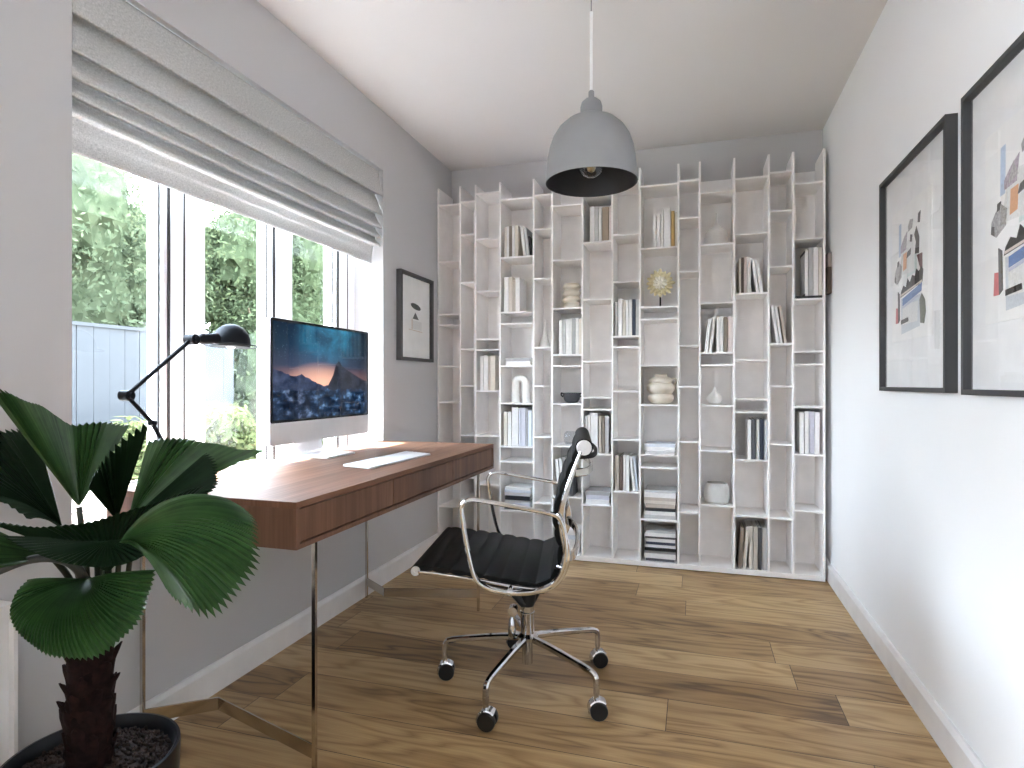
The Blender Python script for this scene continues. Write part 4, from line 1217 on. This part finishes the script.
# back yokes
for z_, bow, x_, hgt, mt in ((.800, .060, -.168, .016, 'leather'), (.752, .055, -.158, .024, 'steel'), (.50, .035, -.132, .03, 'steel')):
    bm = NB()
    tube(bm, catmull([(x_, -.246, z_), (x_ - bow * .75, -.17, z_ - .004), (x_ - bow, 0, z_ - .006), (x_ - bow * .75, .17, z_ - .004), (x_, .246, z_)], 8), 0, rect=(hgt, .010), ref=(0, 0, 1))
    finish('back_yoke', bm, M[mt], chair, smooth=40)
bm = NB()
tube(bm, catmull([(.12, -.246, .418), (.03, -.17, .385), (0, 0, .335), (.03, .17, .385), (.12, .246, .418)], 8), 0, rect=(.026, .016), ref=(1, 0, 0))
tube(bm, catmull([(-.06, -.246, .402), (-.03, -.17, .375), (0, 0, .335), (-.03, .17, .375), (-.06, .246, .402)], 8), 0, rect=(.026, .016), ref=(1, 0, 0))
tube(bm, catmull([(.17, .05, .40), (.07, .03, .34), (.01, .015, .275)], 8), .014, 10)
tube(bm, catmull([(-.07, -.02, .385), (-.04, -.01, .33), (-.01, 0, .275)], 8), .014, 10)
lathe(bm, [(.020, .262), (.028, .285), (.034, .32), (.036, .35), (.03, .36)], 24)
finish('tilt_mechanism', bm, M['black'], chair, smooth=40)
bm = NB(); cyl(bm, (.045, .02, .262), (.045, .055, .262), .016, 16)
tube(bm, [(.05, .03, .26), (.05, .032, .235)], .004, 8); lathe(bm, [(.005, .165), (.012, .175), (.0135, .20), (.010, .225), (.005, .238)], 14, Matrix.Translation((.05, .032, 0)))
finish('tilt_knob', bm, M['chrome'], chair, smooth=40)
bm = NB(); lathe(bm, [(.014, .072), (.018, .074), (.018, .15), (.034, .154), (.036, .166), (.026, .174), (.0235, .176), (.0235, .238), (.0245, .24), (.0245, .246), (.0215, .248), (.0215, .30)], 28)
finish('gas_column', bm, M['chrome'], chair, smooth=40)
for kq in range(5):
    a = radians(188.2 + 72 * kq - 191)
    Mr = Matrix.Rotation(a, 4, 'Z')
    bm = NB()
    pth = catmull([(.022, 0, .160), (.10, 0, .155), (.20, 0, .143), (.262, 0, .134), (.282, 0, .124), (.287, 0, .105), (.287, 0, .072)], 5)
    n_ = len(pth)
    rc = [(.024 - .006 * min(1, i / (n_ * .6)), .020 - .004 * i / n_) for i in range(n_)]
    tube(bm, [Mr @ p for p in pth], 0, rect=rc, ref=Mr @ Vector((0, 1, 0)))
    lg = finish('base_leg', bm, M['chrome'], chair, smooth=40)
    # castor: hood and twin wheels
    ph = radians(0.5) + (.12, -.2, .1, .25, -.15)[kq]
    c = Mr @ Vector((.287, 0, 0)) + Vector((-.006 * cos(ph), -.006 * sin(ph), 0))
    ax = Vector((-sin(ph), cos(ph), 0))
    bm = NB()
    for s in (1, -1):
        Mx = axis_matrix(c + Vector((0, 0, .027)) + ax * (.004 * s), ax * s)
        lathe(bm, [(.010, 0), (.0265, .001), (.027, .004), (.027, .018), (.025, .0205), (.008, .0212), (.001, .0205)], 24, Mx)
    finish('castor_wheel', bm, M['black'], lg, smooth=40)
    bm = NB()
    rings = []
    for q in range(0, 11):
        t_ = radians(-15 + 150 * q / 10)
        d = Vector((cos(ph) * cos(t_), sin(ph) * cos(t_), sin(t_)))
        ce = c + Vector((0, 0, .027))
        rings.append([ce + d * .0285 + ax * .017, ce + d * .0325 + ax * .015, ce + d * .0325 - ax * .015, ce + d * .0285 - ax * .017])
    loft(bm, rings)
    cyl(bm, Mr @ Vector((.287, 0, .045)), Mr @ Vector((.287, 0, .078)), .008, 12)
    finish('castor_hood', bm, M['chrome'], lg, smooth=40)

# ------------------------------------------------------------------ potted fan palm
PC = Vector((-1.152, .896, 0))
palm = thing('potted_fan_palm', 'fan palm with pleated round leaves in a black pot before the desk', 'plant', PC)
def Q(px, py, zc): return P(px, py, zc) - PC
bm = NB(); lathe(bm, [(.095, 0.0005), (.118, .004), (.132, .03), (.148, .12), (.155, .22), (.1565, .266), (.1555, .272), (.150, .273), (.1455, .268), (.143, .22), (.0005, .215)], 64)
finish('pot', bm, M['pot'], palm, smooth=40)
bm = NB(); lathe(bm, [(.1435, .228), (.1425, .2435), (.10, .2475), (.03, .252), (.0005, .253)], 40, caps=False)
random.seed(3)
ico = []
for i in range(950):
    a = random.random() * 2 * pi; r = .138 * sqrt(random.random())
    sz = random.uniform(.0035, .0068)
    Mx = Matrix.Translation((r * cos(a), r * sin(a), .246 + .006 * (1 - r / .15) + random.uniform(0, .003))) @ Euler((random.random() * 3, random.random() * 3, 0)).to_matrix().to_4x4() @ Matrix.Diagonal((sz, sz * .8, sz * .6, 1))
    bmesh.ops.create_icosphere(bm, subdivisions=1, radius=1, matrix=Mx)
g = finish('gravel', bm, M['gravel'], palm, smooth=180)
g['kind'] = 'stuff'
# trunk with husk scales
tb = Q(97, 742, 1.2); tt = Q(105, 648, 1.19)
tb = Vector((-.012, .005, .245)); tt = Vector((.006, -.004, .50))
bm = NB()
nz = 26; rings = []
for i in range(nz + 1):
    t_ = i / nz
    c = tb.lerp(tt, t_)
    ring = []
    for q in range(28):
        a = 2 * pi * q / 28
        r = (.041 - .004 * t_) * (1 + .07 * sin(5 * a + i * 1.3) + .05 * sin(i * 1.9))
        ring.append(c + Vector((r * cos(a), r * sin(a), 0)))
    rings.append(ring)
loft(bm, rings)
tk = finish('trunk', bm, M['bark'], palm, smooth=60)
bm = NB()
random.seed(11)
for i in range(46):
    t_ = (i + .5) / 46
    c = tb.lerp(tt, t_ * .92)
    a = i * 2.399
    r = .039 - .004 * t_
    d = Vector((cos(a), sin(a), 0)); s = Vector((-sin(a), cos(a), 0))
    w = random.uniform(.017, .026); h = random.uniform(.035, .06); out = random.uniform(.006, .017)
    rows = []
    for (tq, ww, oo) in ((0, 1.0, 0.0), (.4, .95, .25), (.75, .7, .7), (1.0, .12, 1.0)):
        ce = c + d * (r + out * oo) + Vector((0, 0, h * tq))
        rows.append([ce - s * w * ww - d * .012 * ww, ce - s * w * ww * .5 + d * .001, ce + s * w * ww * .5 + d * .001, ce + s * w * ww - d * .012 * ww, ce + s * w * ww * .5 - d * .003, ce - s * w * ww * .5 - d * .003])
    loft(bm, rows)
finish('husk_scales', bm, M['husk'], tk, smooth=60)
CROWN = Vector((.004, -.003, .50))

def fan(base, outline, mat, npl=34, amp=.0045, bulge=.0, ser=.05, stalk=True, stalk_mat=None, bvec=None, sag=None, stalk_from=None, name='leaf'):
    base = Q(*base)
    out = [Q(*o) for o in outline]
    dense = catmull(out, 24)
    al = [0]
    for i in range(1, len(dense)): al.append(al[-1] + (dense[i] - dense[i - 1]).length)
    def at(f):
        L_ = f * al[-1]
        for i in range(1, len(al)):
            if al[i] >= L_:
                k_ = (L_ - al[i - 1]) / max(1e-9, al[i] - al[i - 1]); return dense[i - 1].lerp(dense[i], k_)
        return dense[-1]
    n = npl * 2
    nr = 12
    edges = [at(i / n) for i in range(n + 1)]
    mid = edges[n // 2]
    av = Vector((0, 0, 0))
    for i in range(n): av += (edges[i] - base).cross(edges[i + 1] - base)
    av.normalize()
    bv = Vector(bvec) if bvec is not None else av
    bm = NB()
    lay = bm.verts.layers.float.new('pleat')
    grid = []
    for i in range(n + 1):
        e_ = edges[i]
        ridge = 1 if i % 2 == 0 else -1
        col = []
        tdir = (edges[min(i + 1, n)] - edges[max(i - 1, 0)]).normalized()
        nn = (e_ - base).cross(tdir); 
        if nn.length < 1e-6: nn = av.copy()
        nn.normalize()
        tipf = 1.0 if ridge > 0 else 1.0 - ser
        tipf *= 1.0 + 0.014 * sin(i * 12.9) 
        for j in range(nr + 1):
            t_ = j / nr
            tt_ = .02 + .98 * t_ * (tipf if j == nr else 1.0)
            if j == nr - 1: tt_ = .02 + .98 * .945
            p = base.lerp(e_, tt_)
            p = p + bv * bulge * 4 * tt_ * (1 - tt_) * (0.55 + .45 * sin(pi * i / n))
            if sag: p.z -= sag * tt_ * tt_
            p = p + nn * ridge * amp * min(1, tt_ * 1.3 + .05)
            v = bm.verts.new(p); v[lay] = i / n * (npl / 30.0) + .013 * (i % 2)
            col.append(v)
        grid.append(col)
    for i in range(n):
        for j in range(nr):
            bm.faces.new((grid[i][j], grid[i + 1][j], grid[i + 1][j + 1], grid[i][j + 1]))
    bmesh.ops.recalc_face_normals(bm, faces=bm.faces)
    me_o = finish(name, bm, mat, palm)
    md = me_o.modifiers.new('thickness', 'SOLIDIFY'); md.thickness = .0009
    if stalk:
        st = stalk_from if stalk_from is not None else CROWN
        mid_ = st.lerp(base, .55) + Vector((0, 0, .03))
        b2 = NB(); tube(b2, catmull([st - Vector((0, 0, .05)), st.lerp(base, .2) + Vector((0, 0, .02)), mid_, base], 8), .0055, 10)
        finish('leaf_stalk', b2, stalk_mat or M['stalk'], me_o, smooth=60)
    return me_o

# upright leaf at the back left, facing the room
fan((79, 507, 1.20), [(-14, 384, 1.02), (10, 393, 1.06), (32, 401, 1.12), (55, 413, 1.20), (72, 424, 1.25), (90, 422, 1.27), (108, 420, 1.28), (128, 425, 1.26)], M['leaf'], 30, .0035)
# narrow leaf folded in front of the window
fan((117, 520, 1.16), [(88, 486, 1.10), (97, 469, 1.07), (109, 452, 1.06), (124, 438, 1.07), (151, 421, 1.10)], M['leaf_shaded'], 14, .004)
# leaf reaching right over the desk
fan((128, 520, 1.16), [(150, 440, 1.22), (166, 438, 1.26), (188, 437, 1.30), (212, 442, 1.30), (238, 447, 1.26), (264, 449.5, 1.20)], M['leaf'], 22, .0035, bulge=.012, bvec=(0.2, 0, 1))
# its shaded under leaf
fan((122, 527, 1.12), [(206, 452, 1.20), (217, 464, 1.17), (218, 476, 1.14), (214, 487, 1.11), (204, 494, 1.09), (188, 501, 1.07), (170, 508, 1.05)], M['leaf_shaded'], 22, .003)
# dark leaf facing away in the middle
fan((108, 572, 1.07), [(-16, 521, .98), (12, 524, .97), (45, 527, .98), (85, 522, 1.0), (125, 512, 1.03), (160, 500, 1.06), (205, 485, 1.09)], M['leaf_shaded'], 34, .0012, bulge=.01, ser=.01)
fan((108, 540, 1.05), [(2, 536, .97), (28, 551, .965), (52, 560, .96), (75, 565, .96), (100, 568, .965), (125, 564, .975), (146, 554, .99), (152, 540, 1.01)], M['leaf_shaded'], 26, .0012, stalk=False)
# lower left small leaf
fan((52, 556, 1.08), [(-22, 524, .98), (-24, 540, .95), (-20, 556, .93), (-8, 566, .94), (8, 563, .98)], M['leaf'], 16, .003)
# leaf at far left, glossy upper face
fan((62, 528, 1.22), [(38, 436, 1.30), (15, 429, 1.33), (-10, 432, 1.34), (-38, 448, 1.30), (-46, 476, 1.24), (-34, 496, 1.2), (-8, 497, 1.17), (30, 520, 1.17)], M['leaf_shaded'], 30, .003, bulge=.02, bvec=(.3, -.3, 1))
# big round leaf drooping right
fan((119, 543, 1.04), [(170, 520, 1.10), (190, 505, 1.11), (210, 498, 1.11), (232, 501, 1.08), (250, 513, 1.05), (260, 536, 1.01), (257, 563, .98), (246, 588, .96), (228, 607, .95), (206, 616, .94), (184, 606, .94), (168, 588, .95), (156, 567, .98)], M['leaf'], 54, .003, bulge=.05, bvec=(0.25, -.35, .9))
# front lower leaf drooping to the viewer
fan((88, 579, 1.06), [(27, 581, 1.00), (14, 596, .97), (9, 616, .95), (21, 638, .93), (44, 655, .915), (72, 662, .91), (100, 658, .915), (124, 642, .93), (142, 620, .95), (153, 594, .98), (157, 570, 1.0)], M['leaf'], 50, .003, bulge=.035, ser=.07, bvec=(0.1, -.8, .4))
# bare arching stalk at lower left
bm = NB(); tube(bm, catmull([CROWN + Vector((-.01, -.01, -.02)), Q(86, 600, 1.12), Q(83, 578, 1.08), Q(72, 564, 1.06), Q(52, 558, 1.04), Q(25, 561, 1.02), Q(-8, 574, 1.0)], 8), [.0095 - .003 * i / 48 for i in range(49)], 12)
finish('arching_stalk', bm, M['stalk_grey'], palm, smooth=60)
for dx in (-18, -9, 1, 9, 18):
    bm = NB(); tube(bm, catmull([CROWN + Vector((dx * .0006, 0, -.05)), Q(106 + dx, 590, 1.14), Q(108 + dx * 1.25, 556, 1.12)], 6), .0048, 10)
    finish('leaf_stalk', bm, M['stalk'], palm, smooth=60)

# ------------------------------------------------------------------ radiator, lower left
rad = thing('radiator', 'white panel radiator on the left wall behind the plant', 'radiator', (XL, .60, .10))
bm = NB()
ry0, ry1 = -.45, .352
ribs = [(ry0, .045)]
n_ = 24
for i in range(n_):
    a = ry0 + .02 + (ry1 - ry0 - .04) * i / n_; b = (ry1 - ry0 - .04) / n_
    ribs += [(a + b * .15, .045), (a + b * .3, .056), (a + b * .7, .056), (a + b * .85, .045)]
ribs += [(ry1, .045)]
poly = ribs + [(ry1, .012), (ry0, .012)]
prism(bm, [(d, y) for y, d in poly], lambda d, y, z_: Vector((d, y, z_)), 0.03, .40)
finish('front_panel', bm, M['trim'], rad)
bm = NB(); box(bm, .010, .062, ry0 - .004, ry1 + .004, .40, .424); finish('top_grille', bm, M['trim'], rad, bevel=.004)
bm = NB(); box(bm, .010, .062, ry1, ry1 + .008, .02, .40); finish('side_cover', bm, M['trim'], rad, bevel=.003)

# ------------------------------------------------------------------ garden
bm = NB(); box(bm, -3.7, XL - TH - 0.002, -6, 10, -.15, -.13)  # unseen paving added to bounce sunlight up onto the ceiling
tag(finish('reflector', bm, M['paving']), 'added unseen paved terrace outside the window', 'reflector', kind='structure')
bm = NB(); box(bm, -40, XL - TH - 0.002, -25, 40, -.35, -.15)
tag(finish('ground', bm, M['grass']), 'green lawn outside the window', 'lawn', kind='structure')
fz = 1.53
fence = thing('garden_fence', 'pale grey board fence beyond the shrubs outside the window', 'fence', (-5.0, 0, -.15))
bm = NB()
y = -6.0
while y < 5.42:
    box(bm, -.012, .012 + .004 * (int(y * 10) % 2), y, y + .146, 0.03, fz + .15 - .02)
    y += .15
finish('boards', bm, M['fence'], fence)
for q in range(7):
    bm = NB(); yy = -5.9 + q * 1.88; box(bm, -.09, -.012, yy - .045, yy + .045, 0, fz + .15); finish('post', bm, M['fence'], fence)
bm = NB(); box(bm, -.03, .03, -6.0, 5.45, fz + .13, fz + .16); finish('cap_rail', bm, M['fence'], fence)

def tree(name, label, cat, loc, rx, ry, h0, h1, nleaf, size, mat, group, seed, trunk=True):
    random.seed(seed)
    root = thing(name, label, cat, loc, 0, group)
    verts, faces = [], []
    blobs = [(random.uniform(-.55, .55) * rx, random.uniform(-.6, .6) * ry, random.uniform(h0 + .25 * (h1 - h0), h1 - .25 * (h1 - h0)), random.uniform(.38, .62)) for _ in range(12)]
    blobs.append((0, 0, (h0 + h1) / 2, .8))
    hh = (h1 - h0) / 2
    for i in range(nleaf):
        bx, by, bz, br = random.choice(blobs)
        d = Vector((random.gauss(0, 1), random.gauss(0, 1), random.gauss(0, 1))).normalized()
        r = br * (0.50 + .58 * random.random() ** .7)
        c = Vector((bx + d.x * rx * r, by + d.y * ry * r, bz + d.z * hh * r))
        if c.z < h0: continue
        s = size * random.uniform(.6, 1.3)
        nrm = (d + Vector((random.uniform(-.8, .8), random.uniform(-.8, .8), random.uniform(-.2, 1.0)))).normalized()
        a = nrm.orthogonal().normalized(); b = nrm.cross(a)
        th = random.random() * 6.283
        a, b = a * cos(th) + b * sin(th), b * cos(th) - a * sin(th)
        k_ = len(verts)
        verts += [c - a * s, c - b * s * .42 + nrm * s * .1, c + a * s, c + b * s * .42 + nrm * s * .1]
        faces.append((k_, k_ + 1, k_ + 2, k_ + 3))
    for bx, by, bz, br in blobs:                     # dense inner foliage
        b_ = NB(); bmesh.ops.create_icosphere(b_, subdivisions=3, radius=1)
        k_ = len(verts)
        for v in b_.verts:
            w = .56 * br * (1 + .16 * sin(v.co.x * 9 + bx) * cos(v.co.y * 8 + bz) + .10 * sin(v.co.z * 14 + by))
            verts.append(Vector((bx + v.co.x * rx * w, by + v.co.y * ry * w, max(h0 * .5, bz + v.co.z * hh * w))))
        faces += [tuple(k_ + v.index for v in f.verts) for f in b_.faces]
        b_.free()
    me = bpy.data.meshes.new('crown'); me.from_pydata([tuple(v) for v in verts], [], faces); me.materials.append(mat)
    o = bpy.data.objects.new('crown', me); link(o, root)
    if trunk:
        bm = NB(); tube(bm, [(0, 0, 0), (.05, .03, h0 * .6), (0, 0, (h0 + h1) / 2)], [.11, .08, .04], 12)
        finish('trunk', bm, M['trunk'], root, smooth=60)
        for q in range(5):
            a = q * 1.3
            bm = NB(); z0 = h0 + (h1 - h0) * (.05 + .07 * q)
            tube(bm, [(0, 0, z0), (.3 * rx * cos(a), .3 * ry * sin(a), z0 + .3), (.55 * rx * cos(a), .55 * ry * sin(a), z0 + .75)], [.045, .03, .012], 8)
            finish('branch', bm, M['trunk'], root, smooth=60)
    else:
        bm = NB(); tube(bm, [(0, 0, 0), (.02, .01, h0 + .2), (0, 0, (h0 + h1) / 2)], [.03, .02, .01], 8); finish('stem', bm, M['trunk'], root, smooth=60)
    return root
TR = [((-7.0, 2.7), 1.2, 1.25, .3, 4.4, 'foliage2', 'pale tree beyond the fence, hidden mostly by the wall left of the window'),
      ((-7.0, 5.5), 1.2, 1.35, .2, 4.3, 'foliage2', 'tall pale leafy tree filling the nearest window pane'),
      ((-6.9, 8.3), 1.2, 1.35, .1, 4.6, 'foliage', 'tall green tree past the fence end in the middle pane'),
      ((-7.0, 11.2), 1.2, 1.45, .2, 4.9, 'foliage', 'tall green tree in the farthest window pane'),
      ((-10.2, 4.2), 1.7, 1.7, .2, 5.4, 'foliage2', 'far pale tree in the gap left of the nearest mullion'),
      ((-10.2, 8.0), 1.7, 1.8, .2, 5.4, 'foliage2', 'far pale tree behind the nearest and middle panes'),
      ((-10.2, 12.0), 1.7, 1.9, .2, 5.8, 'foliage2', 'far pale tree behind the middle window pane'),
      ((-10.2, 16.2), 1.8, 1.9, .2, 6.2, 'foliage', 'far tree behind the farthest window pane')]
for i, ((x, y), rx, ry, h0, h1, mt, lb) in enumerate(TR):
    tree('garden_tree', lb, 'tree', (x, y, -.15), rx, ry, h0, h1, 24000 if x > -8 else 14000, .042 if x > -8 else .055, M[mt], 'trees beyond the fence', 20 + i)
SHR = [((-4.35, 2.5), 'low yellow-green shrub left of the view, before the fence'), ((-4.3, 3.62), 'low yellow-green shrub below the fence, behind the palm'),
       ((-4.35, 4.74), 'low yellow-green shrub before the fence end, behind the lamp arm'), ((-4.3, 5.86), 'low yellow-green shrub under the lamp shade in the middle pane'),
       ((-4.4, 6.98), 'low yellow-green shrub just left of the computer')]
for i, ((x, y), lb) in enumerate(SHR):
    tree('garden_shrub', lb, 'shrub', (x, y, -.15), .45, .52, .0, 1.0, 4500, .045, M['foliage3'], 'low shrubs before the fence', 60 + i, trunk=False)
